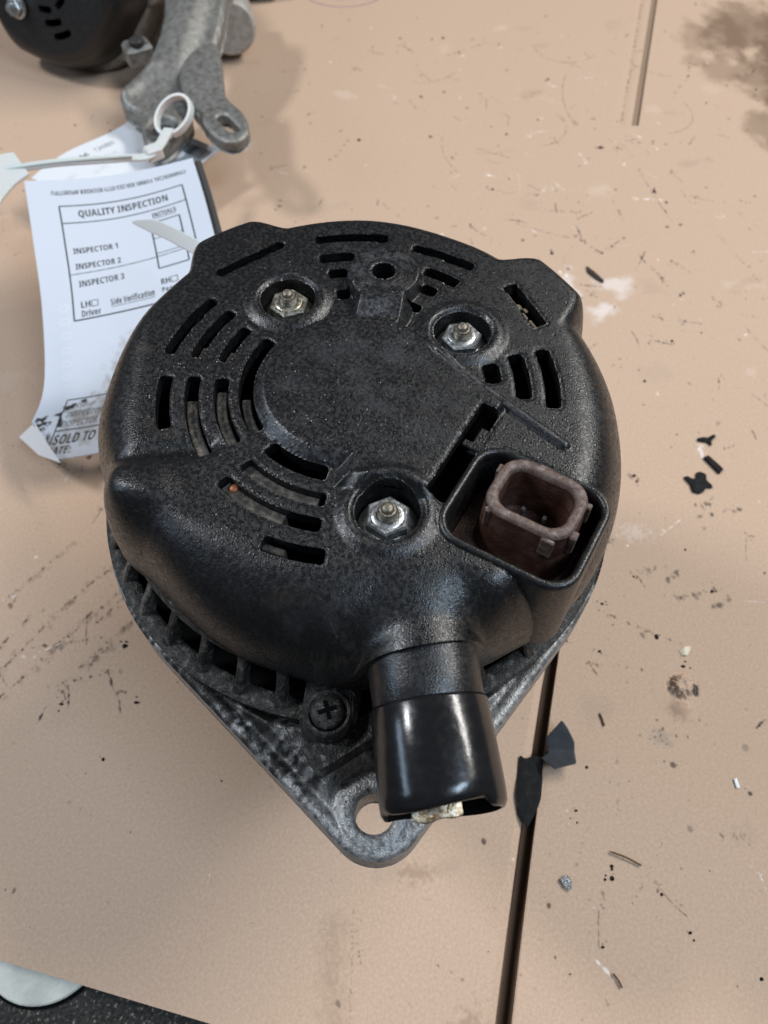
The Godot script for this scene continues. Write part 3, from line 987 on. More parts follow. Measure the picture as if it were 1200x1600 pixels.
func arc_bar(r: float, a0: float, a1: float, half: float, y0: float, y1: float, rnd := 0.6) -> Bag:
	var rings := []
	var n := maxi(int((a1 - a0) / 3.0), 2)
	for i in n + 1:
		var u := Vector2.from_angle(deg_to_rad(lerpf(a0, a1, float(i) / n)))
		var ring := PackedVector3Array()
		for q in [[-half, y0], [-half, y1 - rnd], [-half + rnd * 0.3, y1 - rnd * 0.3], [-half + rnd, y1], [half - rnd, y1], [half - rnd * 0.3, y1 - rnd * 0.3], [half, y1 - rnd], [half, y0]]:
			var p: Vector2 = u * (r + q[0])
			ring.append(Vector3(p.x, q[1], p.y))
		rings.append(ring)
	return loft(rings, true, true, false, 0.6)

func dir_frame(at: Vector3, y: Vector3, near := Vector3.UP) -> Transform3D:   # local y along y
	var x := y.cross(near).normalized()
	return Transform3D(Basis(x, y.normalized(), x.cross(y).normalized()), at)

func flange_sd(p: Vector2) -> float:
	if p.length() < 62.0: return -3.0     # positive inside: disc drawn out to an ear
	var c := Vector2(5.4, 88.3)
	var q := p - Vector2(0, 0)
	var h := c.length()
	var ay := c / h
	var l := Vector2(absf(q.dot(ay.orthogonal())), q.dot(ay))
	var r1 := 71.4
	var r2 := 11.6
	var b := (r1 - r2) / h
	var a := sqrt(1.0 - b * b)
	var k := l.dot(Vector2(-b, a))
	var d := 0.0
	if k < 0.0: d = l.length() - r1
	elif k > a * h: d = (l - Vector2(0, h)).length() - r2
	else: d = l.dot(Vector2(a, b)) - r1
	var hole := 4.4 - p.distance_to(Vector2(5.0, 90.0))
	return -maxf(maxf(d, hole), 65.8 - p.length())

func alternator() -> void:
	var t := thing("alternator", "grimy black round alternator with three nuts on its vented rear cover", "alternator")
	# drive end: pulley, front frame, stator
	obj("pulley", lathe([[0.01, 0.5], [26, 0.5], [28, 2], [28, 5], [26.5, 7], [28, 9], [26.5, 11], [28, 13], [26.5, 15], [28, 17], [28, 21], [20, 22], [12, 24], [12, 34]], 64), M.grimy, t)
	obj("front_frame", lathe([[12, 30], [30, 32], [48, 40], [60, 50], [66, 62], [67, 84]], 72), M.cast, t)
	obj("stator", lathe([[67, 84], [64, 84.2], [64, 92], [65.4, 92], [65.5, T - 42.4], [65.4, T - 41.6], [58, T - 41.4], [57, T - 24]], 72), M.black, t)  # black, with a shelf added so the frame windows look dark inside
	# flange with the mounting ear
	var face := func(p: Vector2) -> float:
		var d := flange_sd(p)
		var e := p.distance_to(Vector2(5.0, 89.0))
		var k := minf(d - 5.0, e - 10.6)
		var y := T - 42.6
		if p.y > 40.0:
			y += 2.6 * smoothstep(-0.4, 1.8, k) - 0.9 * exp(-pow((k + 1.1) / 1.1, 2.0))
			y += 0.7 * smoothstep(8.2, 7.2, p.distance_to(Vector2(5.0, 90.0)))
		return y
	var fl := slab(Vector2(-74, -74), Vector2(74, 103), 0.6, flange_sd, face, 10.0, 1.6)
	# oily grime baked on round the frame, thinning out towards the ear
	var gi := Image.create(444, 531, false, Image.FORMAT_RGBA8)
	gi.fill(Color(0.2, 0.18, 0.16, 0.0))
	var soot := Color(0.135, 0.125, 0.115)
	for k in 60:
		var gp := Vector2.from_angle(rng.randf() * TAU) * rng.randf_range(66.0, 71.0)
		blot(gi, (gp + Vector2(74, 74)) * 3.0, 26, 20, rng.randf() * 3.0, soot, rng.randf_range(0.5, 0.85), 0.8, 0.7)
	for q in [[-22, 70, 34, 22], [-12, 74, 30, 20], [-30, 66, 30, 20], [-4, 76, 20, 14], [8, 74, 24, 14], [-9, 84, 14, 8], [-17, 80, 12, 14], [12, 80, 12, 16], [-40, 58, 34, 26], [-28, 74, 24, 18], [-18, 78, 22, 16], [-33, 64, 30, 24], [-45, 50, 30, 30], [-12, 80, 18, 14], [24, 70, 24, 22], [-2, 70, 40, 18]]:
		blot(gi, Vector2(q[0] + 74, q[1] + 74) * 3.0, q[2], q[3], -0.6, soot, 0.8, 0.8, 0.8)
	for k in 260:
		var gp := Vector2(rng.randf_range(-40, 40), rng.randf_range(60, 101))
		blot(gi, (gp + Vector2(74, 74)) * 3.0, rng.randf_range(0.8, 3.4), rng.randf_range(0.8, 2.2), rng.randf() * 3.0, soot, rng.randf_range(0.3, 0.9), 0.7, 0.8)
	M.ear.detail_enabled = true
	M.ear.detail_blend_mode = BaseMaterial3D.BLEND_MODE_MIX
	M.ear.detail_uv_layer = BaseMaterial3D.DETAIL_UV_2
	M.ear.detail_albedo = ImageTexture.create_from_image(gi)
	obj_uv2("mounting_flange", fl, M.ear, t)
	# rear frame: windows between ribs under the cover
	var rf := lathe([[65.6, T - 42], [69.6, T - 41.5], [70.6, T - 40.8], [70.6, T - 39.5], [69.2, T - 38.6], [66.4, T - 38.3], [65.6, T - 39]], 120)
	rf.add(lathe([[59, T - 29.2], [63.4, T - 29.2], [63.8, T - 28.4], [63, T - 27.0], [59, T - 27.0]], 120))
	var frame := obj("rear_frame", rf, M.grimy, t)
	for a in [4, 14, 24, 33, 42, 51, 63, 74, 105, 114, 123.5, 133, 142.5, 152, 161, 170, 180, 190, 200, 210, 220, 230, 240, 250, 260, 270, 280, 290, 300, 310, 320, 330, 340, 351]:
		var u := Vector3(cos(deg_to_rad(a)), 0, sin(deg_to_rad(a)))
		var s := Vector3(-u.z, 0, u.x)
		var rings := []
		for q in [[60.8, 63.7, T - 29.0, 1.25], [62.5, 66.6, T - 33.5, 1.0], [65.8, 69.7, T - 39.2, 1.5]]:
			var ring := PackedVector3Array()
			for w in [[q[0], -q[3]], [q[1] - 0.5, -q[3]], [q[1], -q[3] + 0.5], [q[1], q[3] - 0.5], [q[1] - 0.5, q[3]], [q[0], q[3]]]:
				ring.append(u * w[0] + s * w[1] + Vector3(0, q[2], 0))
			rings.append(ring)
		obj("rib", loft(rings, false, false, true), M.grimy_light if a in [142.5, 152] else M.grimy, frame)
	# screw post beside the stud
	var post := lathe([[7.4, T - 41], [6.2, T - 37], [5.7, T - 32.2], [5.2, T - 31.6], [4.5, T - 31.8], [4.4, T - 34]], 40, Vector3(-5.6, 0, 70.0))
	post.add(box(6.5, 4.5, 8, 1.2, Transform3D(Basis(Vector3.UP, -0.1), Vector3(-4.6, T - 36.5, 64))))
	post.add(box(9.5, 2.0, 4.0, 1.2, Transform3D(Basis(Vector3.UP, 0.55), Vector3(-1.5, T - 38.0, 75.2))))
	obj("screw_post", post, M.grimy, frame)
	var sc := thing_part("cross_head_screw", t)
	obj("screw_head", lathe([[4.0, T - 32.6], [4.0, T - 31.6], [3.6, T - 30.8], [2.5, T - 30.3], [0.01, T - 30.1]], 36, Vector3(-5.6, 0, 70.0)), M.grimy, sc)
	var cr := Bag.new()
	for k in 2:
		cr.add(box(2.2, 0.25, 0.45, 0.1, Transform3D(Basis(Vector3.UP, 0.3 + PI / 2 * k), Vector3(-5.6, T - 30.06 + 0.02 * k, 70.0))))
	obj("cross_slot", cr, M.black, sc)
	# black disc added to make the inside of the cover dark
	obj("dark_inner_disc", lathe([[60.2, T - 26], [58.6, T - 16], [40, T - 13.5], [0.01, T - 13.5]], 72), M.black, t)
	for f in [[39.4, 112, 136, 1.5], [33.0, 103, 137, 1.55], [39.2, 151, 176, 1.5], [32.2, 148, 180, 1.4], [26.2, 148, 175, 1.2], [40.4, 193, 201, 1.2], [33.2, 194, 203, 1.2], [47.0, 192, 201, 0.9], [46.8, 107.5, 114, 0.9], [46.4, -101, -96, 1.0]]:
		obj("rectifier_fin", arc_bar(f[0], f[1], f[2], f[3], T - 9.0, T - 2.5), M.fin, t)
	obj("copper_rivet", lathe([[1.1, T - 2.6], [1.1, T - 2.2], [0.7, T - 1.9], [0.01, T - 1.8]], 20, Vector3(-26.5, 0, 28.2)), mat("copper", lin(0.36, 0.13, 0.06), 0.5, 0.4), t)
	# the cover
	M.cover.detail_enabled = true
	M.cover.detail_blend_mode = BaseMaterial3D.BLEND_MODE_MIX
	M.cover.detail_uv_layer = BaseMaterial3D.DETAIL_UV_2
	M.cover.detail_albedo = ImageTexture.create_from_image(cover_dirt_and_light())
	var cover := obj_uv2("rear_cover", cover_shape(), M.cover, t)
	for k in 3:
		var c: Vector2 = CUPS[k]
		var well := lathe([[7.25, T - 1.2], [7.2, T - 6.6], [0.01, T - 6.7]], 48, Vector3(c.x, 0, c.y))
		obj("nut_well", well, M.cover_smooth, cover)
		var turns := [0.35, 0.12, 0.42]
		nut(t, Vector3(c.x, T - 5.6, c.y + (0.0 if k < 2 else 0.3)), [M.zinc_yellow, M.zinc, M.zinc][k], turns[k])
	obj("boss_hole", lathe([[3.15, T + 3.6], [3.0, T - 6], [0.01, T - 6]], 36, Vector3(BOSS.x, 0, BOSS.y)), M.black, cover)
	var bl := lathe([[5.0, T + 3.75], [4.3, T + 3.95], [3.6, T + 3.7], [3.2, T + 2.4]], 40, Vector3(BOSS.x, 0, BOSS.y))
	obj("boss_lip", bl, M.cover_smooth, cover)
	var clip := Bag.new()
	for q in [[-4.6, 0.9, 4.6, 0.42], [-1.2, 0.3, 1.6, 0.8], [2.4, 0.7, 1.9, 0.5], [5.8, 0.3, 2.6, 0.45], [0.6, -0.6, 1.2, 0.5]]:
		var ax := Vector3(0.415, 0, 0.91)
		var sd := Vector3(-0.91, 0, 0.415)
		var bb := Basis(ax, Vector3.UP, sd) * Basis(Vector3(1, 0, 0), -0.5)
		clip.add(box(q[2] * 0.6, 0.35, q[3], 0.2, Transform3D(bb, Vector3(44.0, T - 1.5, -27.6) + ax * q[0] + sd * (q[1] + 0.5))))
	obj("brass_clip", clip, M.brass, t)
	var floor_ := Bag.new().add(box(8.4, 0.2, 2.2, 0.1, Transform3D(Basis(Vector3(0.415, 0, 0.91), Vector3.UP, Vector3(-0.91, 0, 0.415)), Vector3(44.0, T - 6.0, -27.6))))
	obj("clip_seat", floor_, M.black, t)
	shroud(t)
	boot(t)
	# pale grit lying on the cover
	var mm := MultiMesh.new()
	mm.transform_format = MultiMesh.TRANSFORM_3D
	var g := SphereMesh.new()
	g.radius = 0.5 * MM; g.height = 0.8 * MM; g.radial_segments = 5; g.rings = 3
	g.material = M.dust
	mm.mesh = g
	var spots := []
	while spots.size() < 1100:
		var p := Vector2.from_angle(rng.randf() * TAU) * 62.0 * sqrt(rng.randf())
		if vents_sd(p) < 0.6 or p.length() > 50.0 and rng.randf() < 0.4: continue
		if p.length() > 49: continue
		var y := T + cover_height(p, 0.0, 1.0)
		var k := 0.09 + 0.2 * pow(rng.randf(), 5.0)
		spots.append(Transform3D(Basis.from_euler(Vector3(rng.randf(), rng.randf() * 6, 0)).scaled(Vector3(k, k * 0.6, k * rng.randf_range(0.6, 2.2))), Vector3(p.x, y + 0.03, p.y) * MM))
	mm.instance_count = spots.size()
	for i in spots.size():
		mm.set_instance_transform(i, spots[i])
	var mi := MultiMeshInstance3D.new()
	mi.name = "dust_grains"
	mi.multimesh = mm
	mi.set_meta("kind", "stuff")
	t.add_child(mi)

func cover_dirt_and_light() -> Image:     # dust film, rubbed streaks, grime and painted light on ramp and chamfer, seen in plan: 7 pixels to the millimetre
	var im := Image.create(1064, 1064, false, Image.FORMAT_RGBA8)
	im.fill(Color(0.15, 0.14, 0.13, 0.0))
	var film := lin(0.030, 0.031, 0.034)
	var rub_and_lit := lin(0.055, 0.057, 0.062)
	var mud := lin(0.042, 0.034, 0.026)
	var at := func(x: float, z: float) -> Vector2: return Vector2(x + 76.0, z + 76.0) * 7.0
	# dry dust film on the middle plate and patchily elsewhere
	for k in 90:
		var p := Vector2(rng.randf_range(-20, 33), rng.randf_range(-20, 27))
		if plate_sd(p) < -3.0:
			blot(im, at.call(p.x, p.y), rng.randf_range(20, 60), rng.randf_range(12, 36), rng.randf_range(0.2, 0.8), film, 0.22, 0.95, 0.6)
	for k in 60:
		var p := Vector2.from_angle(rng.randf() * TAU) * rng.randf_range(26, 62)
		blot(im, at.call(p.x, p.y), rng.randf_range(14, 60), rng.randf_range(8, 26), rng.randf_range(0.1, 0.9), film if rng.randf() < 0.6 else mud, rng.randf_range(0.08, 0.35), 0.95, 0.9)
	for k in 40:
		var p := BOSS + Vector2.from_angle(rng.randf() * TAU) * rng.randf_range(3.5, 8.0)
		blot(im, at.call(p.x, p.y), rng.randf_range(10, 24), rng.randf_range(7, 14), rng.randf() * 3.0, lin(0.046, 0.047, 0.052), 0.34, 0.9, 0.7)
	# mud packed round the openings and down the skirt
	for k in 420:
		var p := Vector2.from_angle(rng.randf() * TAU) * rng.randf_range(22, 58)
		var d := vents_sd(p)
		if d > 0.0 and d < 2.2:
			blot(im, at.call(p.x, p.y), rng.randf_range(3, 9), rng.randf_range(2, 6), rng.randf() * 3.0, mud, rng.randf_range(0.15, 0.6), 0.9, 1.0)
	for k in 150:
		var p := Vector2.from_angle(rng.randf() * TAU) * rng.randf_range(61, 72)
		blot(im, at.call(p.x, p.y), rng.randf_range(6, 26), rng.randf_range(4, 12), p.angle() + PI / 2, mud, rng.randf_range(0.1, 0.5), 0.9, 0.9)
	# rubbed edges: cup rims, boss, rib; light on ramp and near-left plate chamfer painted in
	for k in 260:
		var a := rng.randf() * TAU
		var c: Vector2 = [CUPS[0], CUPS[1], CUPS[2], BOSS][k % 4]
		var p: Vector2 = c + Vector2.from_angle(a) * ([9.0, 9.0, 9.0, 9.4][k % 4] + rng.randfn(0, 0.4))
		blot(im, at.call(p.x, p.y), rng.randf_range(4, 11), rng.randf_range(1.5, 3.5), a + PI / 2, rub_and_lit, rng.randf_range(0.1, 0.4), 0.9, 0.8)
	for k in 60:
		blot(im, at.call(5.8 + rng.randf_range(-5, 5), -23.5 + rng.randf_range(-2.2, 2.2)), rng.randf_range(8, 20), rng.randf_range(4, 9), rng.randf_range(-0.2, 0.5), rub_and_lit, 0.3, 0.9, 0.8)
	for k in 90:
		var p := Vector2(18.5, -11.5).lerp(Vector2(48.6, 18.0), rng.randf())
		blot(im, at.call(p.x + rng.randfn(0, 0.3), p.y + rng.randfn(0, 0.3)), rng.randf_range(6, 16), rng.randf_range(1.2, 3), PI / 4, rub_and_lit, rng.randf_range(0.2, 0.5), 0.9, 0.6)
	for k in 120:
		var p := Vector2.from_angle(deg_to_rad(rng.randf_range(95, 200))) * rng.randf_range(21.5, 24.0)
		blot(im, at.call(p.x, p.y), rng.randf_range(6, 16), rng.randf_range(2, 6), p.angle() + PI / 2, rub_and_lit, rng.randf_range(0.1, 0.4), 0.9, 0.6)
	# hairline scratches, most of them running the same way
	for k in 420:
		var p := Vector2.from_angle(rng.randf() * TAU) * 62.0 * sqrt(rng.randf())
		var a := rng.randfn(0.45, 0.35)
		var l := rng.randf_range(2, 16)
		blot(im, at.call(p.x, p.y), l, rng.randf_range(0.7, 1.2), a, rub_and_lit if rng.randf() < 0.8 else lin(0.1, 0.1, 0.1), rng.randf_range(0.2, 0.6), 0.8, 0.5)
	return im

func thing_part(called: String, parent: Node3D) -> Node3D:
	var o := Node3D.new()
	o.name = called
	parent.add_child(o, true)
	return o

func shroud(t: Node3D) -> void:
	# rounded square well for the plug, turned 30 degrees on the cover
	var b := Basis(Vector3(0.866, 0, 0.5), Vector3.UP, Vector3(-0.5, 0, 0.866))
	var f := Transform3D(b, b * Vector3(SHROUD.x, 0, SHROUD.y))
	var rings := []
	for q in [[16.9, 14.6, 7.0, T - 27.2], [16.7, 14.4, 7.0, T - 12], [16.5, 14.3, 6.8, T - 1.0], [16.35, 14.15, 6.6, T + 0.1], [15.9, 13.7, 6.3, T + 0.6], [15.2, 13.0, 5.8, T + 0.6], [14.7, 12.5, 5.4, T + 0.1], [14.5, 12.3, 5.2, T - 0.9], [14.3, 12.1, 5.0, T - 22]]:
		rings.append(ring_of(rrect(q[0], q[1], q[2], 8), q[3], f))
	var s := obj("connector_shroud", loft(rings, false, true, false, 0.3), M.cover_smooth, t)
	# fillet swelling where the shroud meets the cover on the near side
	var ledge := Bag.new().add(box(1.4, 1.6, 4.0, 0.5, f * Transform3D(Basis(), Vector3(-17.6, T - 2.2, -13.5))))
	ledge.add(box(2.4, 0.8, 1.0, 0.3, f * Transform3D(Basis(), Vector3(-18.2, T - 0.6, -11.0))))
	obj("latch_step", ledge, M.cover_smooth, s)
	# slot floor beside the shroud
	obj("slot_floor", box(2.6, 0.3, 14.5, 0.1, Transform3D(b, b * Vector3(32.2, T - 11, 5.0))), M.black, s)
	# the plug socket
	var g := Transform3D(b, b * Vector3(52.0, 0, 9.6))
	rings = []
	for q in [[11.6, 9.6, 6.0, T - 16], [10.6, 8.6, 5.6, T - 5], [10.2, 8.2, 5.4, T + 2.6]]:
		rings.append(ring_of(rrect(q[0], q[1], q[2], 8), q[3], g))
	var rim := []
	for q in [[10.2, 8.2, 5.4, T + 2.6], [9.95, 7.95, 5.2, T + 3.4], [9.4, 7.4, 4.9, T + 3.7], [8.5, 6.5, 4.2, T + 3.6], [7.9, 5.9, 3.8, T + 3.2], [7.75, 5.75, 3.6, T + 2.0]]:
		rim.append(ring_of(rrect(q[0], q[1], q[2], 8), q[3], g))
	var inn := [rim[-1], ring_of(rrect(7.4, 5.4, 3.4, 8), T - 11.0, g)]
	var plug := thing_part("plug_socket", t)
	obj("socket_body", loft(rings, false, false, false, 0.3), M.brown, plug)
	obj("socket_rim", loft(rim, false, false, false, 0.2), M.brown_worn, plug)
	obj("socket_well", loft(inn, false, true, false, 0.3), M.brown, plug)
	for k in 4:
		obj("pin", box(0.45, 3.2, 0.45, 0.15, g * Transform3D(Basis(), Vector3(-2.6 if k < 2 else 2.6, T - 8.8, -2.0 if k % 2 == 0 else 2.0))), M.zinc, plug)
	for q in [[10.5, 4.4, 0.8, 1.1, 0.0], [10.4, -3.9, 0.7, 0.8, 0.0], [-10.4, -3.5, 0.5, 1.2, 0.0], [-1.5, -8.5, 1.6, 0.5, 0.0], [-8.0, 7.4, 0.7, 0.7, 0.5], [6.2, 8.3, 1.5, 0.5, 0.0]]:
		obj("key_tab", box(q[2], 3.0, q[3], 0.3, g * Transform3D(Basis(Vector3.UP, q[4]), Vector3(q[0], T - 0.2, q[1]))), M.brown_worn, plug)
	obj("socket_flange", loft([ring_of(rrect(14.2, 12.0, 5, 6), T - 13.5, f), ring_of(rrect(11.0, 9.0, 5, 6), T - 12.6, g)], false, false), M.brown, plug)

func boot(t: Node3D) -> void:
	var ax := Vector3(BOOT_DIR.x, 0.0, BOOT_DIR.y)
	var dip := Basis(ax.cross(Vector3.UP), deg_to_rad(-9.0))
	var f := Transform3D(dip * Basis(ax.cross(Vector3.UP), Vector3.UP, -ax), Vector3(BOOT_AT.x, T - 15.8, BOOT_AT.y)) * Transform3D(Basis(), Vector3(0, 0, 66.3))
	# rings about the axis: distance along it, radius
	var neck := []
	var body := []
	var inner := []
	for part in 3:
		for q in [[[56.0, 12.2], [70.0, 11.9], [75.6, 11.75], [76.2, 11.4]], [[74.2, 11.4], [74.3, 12.1], [75.0, 12.45], [84.0, 12.75], [93.0, 12.95], [95.2, 12.8], [96.3, 12.2], [96.5, 11.4]], [[96.5, 11.4], [95.8, 10.6], [90.0, 10.4], [80.0, 10.0]]][part]:
			var ring := PackedVector3Array()
			for k in 64:
				var a := TAU * k / 64.0
				var far: float = q[0]
				if q[0] > 90.0:      # the mouth is cut back over the terminal
					far -= 1.7 * smoothstep(0.25, 0.45, cos(a - 1.12)) * smoothstep(-0.2, 0.2, sin(a)) - 0.5 * sin(a * 2.0)
				var flat := 1.0 - 0.045 * pow(maxf(sin(a), 0.0), 6.0)
				ring.append(f * Vector3(q[1] * cos(a), q[1] * sin(a) * flat, -far))
			[neck, body, inner][part].append(ring)
	var o := thing_part("terminal_boot", t)
	obj("boot_neck", loft(neck, false, false, false, 0.6), M.cover_smooth, o)
	obj("boot_body", loft(body, false, false, false, 0.5), M.rubber, o)
	obj("boot_lining", loft(inner, false, true, false, 0.5), M.black, o)
	# brass terminal lip in the mouth
	var lip := []
	for k in 9:
		var x := lerpf(-2.5, 7.0, k / 8.0)
		var y := sqrt(10.2 * 10.2 - x * x) - 0.3 + 0.12 * sin(k * 2.1)
		var e := 97.5 + 0.25 * sin(k * 1.3) - 0.12 * absf(k - 5)
		var ring := PackedVector3Array()
		for w in [[88.0, 0.0], [e - 0.3, 0.1], [e, -0.2], [e, -0.7], [e - 0.4, -0.9], [88.0, -0.9]]:
			ring.append(f * Vector3(x, y + w[1], -w[0]))
		lip.append(ring)
	obj("terminal_lip", loft(lip, true, true, false, 0.5), M.brass, o)

# ------------------------------------------------------------------ the second alternator
func second_alternator() -> void:
	var t := thing("bracket_alternator", "second alternator lying behind, with grey aluminium bracket bolted on", "alternator")
	var n := Vector3(-0.36, 0.30, 0.88).normalized()
	var f := dir_frame(Vector3(-199, 60, -392), n, Vector3(0, 1, 0))
	var arcs := []
	for k in 9:
		var a := -107.0 - 40.0 * k
		for q in [[19.0, 13.0, 9.0], [26.0, 3.0, 10.5], [33.2, -4.0, 9.0]]:
			var near := 99.0
			for e in [-47.0, 73.0, 193.0]:
				near = minf(near, absf(wrapf(a + q[1] - e, -180.0, 180.0)))
			if near > 24.0:
				arcs.append([q[0], a + q[1], q[2]])
	var nu := 200
	var rows := 46
	var P := PackedVector3Array()
	var D := PackedFloat32Array()
	for j in rows:
		for i in nu:
			var a := TAU * i / nu
			var bump := exp(-pow(wrapf(rad_to_deg(a) - 66.0, -180, 180) / 13.0, 2.0)) + exp(-pow(wrapf(rad_to_deg(a) - 186.0, -180, 180) / 13.0, 2.0)) + exp(-pow(wrapf(rad_to_deg(a) - 306.0, -180, 180) / 13.0, 2.0))
			var r := 0.0
			var y := 0.0
			if j < 34:
				r = 43.0 * j / 33.0
			else:
				var q := PI / 2 * (j - 33) / 12.0
				r = 43.0 + (10.5 + 5.0 * bump) * pow(sin(q), 0.85)
				y = -26.0 * (1.0 - pow(cos(q), 0.85))
			var u := Vector2.from_angle(a) * r
			var d := 20.0
			for s in arcs:
				var off := wrapf(rad_to_deg(a) - s[1], -180.0, 180.0)
				if absf(off) < s[2] + 6.0 and absf(r - s[0]) < 6.0:
					var e := maxf(absf(off) - s[2], 0.0) * 0.01745 * r
					d = minf(d, Vector2(e, absf(r - s[0])).length() - 1.9)
			if r < 12.0:
				y += 1.5
			P.append(Vector3(u.x, y, u.y)); D.append(d)
	var cv := Bag.new().add(patch(nu, rows, true, P, D, 3.0), f)
	var cover := obj("rear_cover", cv, M.cover_smooth, t)
	obj("dark_inner_disc", Bag.new().add(lathe([[50, -22], [46, -9], [0.01, -9]], 48), f), M.black, cover)  # black disc stands in for the dark space behind the vents
	var body := lathe([[50, -24], [57, -26], [58, -30], [56, -34], [54, -52], [58, -54], [58, -60], [50, -80], [30, -92], [14, -94], [14, -98], [27, -98], [27, -120], [0.01, -120]], 64)
	obj("aluminium_body", Bag.new().add(body, f), M.cast, t)
	for k in 3:
		var a := deg_to_rad(66.0 + 120.0 * k)
		obj("lug", Bag.new().add(lathe([[6, -46], [6, -27], [5, -26], [2.6, -26], [2.5, -30]], 24, Vector3(55 * cos(a), 0, 55 * sin(a))), f), M.cast, t)
	var at := Vector3(-218.6, 40.6, -392.3)
	var nb := Bag.new()
	nb.add(lathe([[0.01, 0], [6.3, 0], [6.3, 1.1], [5.0, 1.6]], 32)).add(lathe([[5.2, 1.0], [5.2, 4.4], [4.75, 4.9]], 6, Vector3.ZERO, true, 0.6, true)).add(lathe([[2.4, 4.5], [2.3, 8.0], [0.01, 8.2]], 32))
	obj("flange_nut", Bag.new().add(nb, dir_frame(at, n)), M.zinc, t)
	# small lug and screw seen between cover and bracket
	obj("wire_clamp", box(8, 6, 7, 2, Transform3D(Basis(Vector3.UP, 0.5), Vector3(-139, 34, -352))), M.cast, t)
	obj("clamp_screw", lathe([[4.5, 40], [4.5, 42.5], [3, 43.5], [0.01, 43.6]], 20, Vector3(-138, 0, -350)), M.grimy, t)
	# two-armed bracket
	var pl := smooth_poly([Vector2(-126, -418), Vector2(-90, -418), Vector2(-87.5, -378), Vector2(-88.5, -356), Vector2(-92.7, -335.5), Vector2(-104, -322), Vector2(-103, -302), Vector2(-99, -285), Vector2(-103, -270), Vector2(-111, -257.5), Vector2(-119.5, -259), Vector2(-125, -275), Vector2(-128.7, -288), Vector2(-139, -297), Vector2(-139, -310), Vector2(-127, -337), Vector2(-122.7, -367.8)])
	var out1 := func(p: Vector2) -> float: return minf(sd_poly(p, pl), p.distance_to(Vector2(-112.6, -272.5)) - 6.0)
	var top1 := func(p: Vector2) -> float:
		var y := 36.0 + 16.0 * smoothstep(-300.0, -390.0, p.y) + 5.0 * smoothstep(16.0, 2.0, absf(p.x - (-106.0 - 0.16 * (p.y + 380.0)))) * smoothstep(-300, -330, p.y)
		y += 4.0 * exp(-pow(sd_seg(p, Vector2(-137, -303), Vector2(-124, -322)) / 5.0, 2.0)) + 2.4 * exp(-pow((p.distance_to(Vector2(-112.6, -272.5)) - 9.5) / 3.0, 2.0)) * smoothstep(-262, -285, p.y)
		return y
	var arm := slab(Vector2(-144, -422), Vector2(-82, -252), 1.25, out1, top1, 9.0, 3.0)
	var br := thing_part("bracket", t)
	obj("bracket_arm", arm, M.cast, br)
	var pr := smooth_poly([Vector2(-102, -330), Vector2(-88.8, -338), Vector2(-82.6, -310), Vector2(-79.0, -290), Vector2(-68.8, -275.5), Vector2(-63.6, -261.4), Vector2(-65.5, -251.2), Vector2(-73.2, -248.0), Vector2(-82.5, -255.7), Vector2(-91.0, -271.0), Vector2(-100.5, -289), Vector2(-106.5, -310)])
	var arm2 := slab(Vector2(-110, -342), Vector2(-58, -244), 1.1, func(p: Vector2) -> float: return minf(sd_poly(p, pr), sd_seg(p, Vector2(-78.2, -269.5), Vector2(-71.2, -259.5)) - 3.2), func(p: Vector2) -> float: return 44.0 + 1.5 * smoothstep(-280.0, -330.0, p.y) + 2.0 * exp(-pow((p.x + 95.0) / 9.0, 2.0)) * smoothstep(-280.0, -305.0, p.y), 6.5, 1.6)
	obj("slotted_arm", arm2, M.cast, br)
	# pale spool beyond the bracket, and the dark lead at the frame's edge
	obj("bearing_boss", Bag.new().add(lathe([[0.01, 0], [15, 0], [17, 2], [17, 32], [15, 35], [0.01, 35]], 48), dir_frame(Vector3(-100, 17.5, -440), Vector3(0.22, 0.1, 0.97).normalized())), grain(mat("pale_cast", Color.BLACK, 0.6, 0.2), ntex(0.02, 61, [[0.3, lin(0.3, 0.28, 0.25)], [0.7, lin(0.42, 0.4, 0.37)]], 4, 256), null, 30.0), t)
	obj("plug_lead", box(14, 7, 9, 4, Transform3D(Basis(Vector3.UP, 0.2), Vector3(-82, 9, -494))), mat("dark_red_plastic", lin(0.05, 0.022, 0.017), 0.5), t)

# ------------------------------------------------------------------ tags and cable ties
const EDGE := [Vector3(-163.6, 52, -203.2), Vector3(-151.5, 48.8, -165), Vector3(-141, 43, -128.1), Vector3(-135, 34, -92), Vector3(-141, 24.5, -77), Vector3(-149, 14, -64)]
const EDGE_AT := [0.0, 40.0, 79.0, 117.0, 137.0, 157.0]

func tag_point(u: float, v: float) -> Vector3:
	var i := 0
	while i < 4 and v > EDGE_AT[i + 1]:
		i += 1
	var w: float = (v - EDGE_AT[i]) / (EDGE_AT[i + 1] - EDGE_AT[i])
	var l: Vector3 = (EDGE[i] as Vector3).cubic_interpolate(EDGE[i + 1], EDGE[maxi(i - 1, 0)] if i > 0 else EDGE[0] * 2.0 - EDGE[1], EDGE[mini(i + 2, 5)], w)
	var d := Vector3(0.975, 0.035 + 0.09 * minf(v, 70.0) / 62.0, -0.172).normalized()
	return l + d * u + Vector3(0, -3.2 * sin(PI * clampf(u / 80.0, 0, 1)) * (1.0 + 0.5 * sin(v * 0.05)), 0)

func sheet_of(point: Callable, w: float, h: float, nu: int, nv: int, thick: float, keep: Callable) -> Bag:
	var P := PackedVector3Array()
	var D := PackedFloat32Array()
	var U := PackedVector2Array()
	for j in nv:
		for i in nu:
			var u := w * i / (nu - 1)
			var v := h * j / (nv - 1)
			P.append(point.call(u, v)); D.append(keep.call(Vector2(u, v))); U.append(Vector2(u / w, v / h))
	return patch(nu, nv, false, P, D, thick, U, thick)

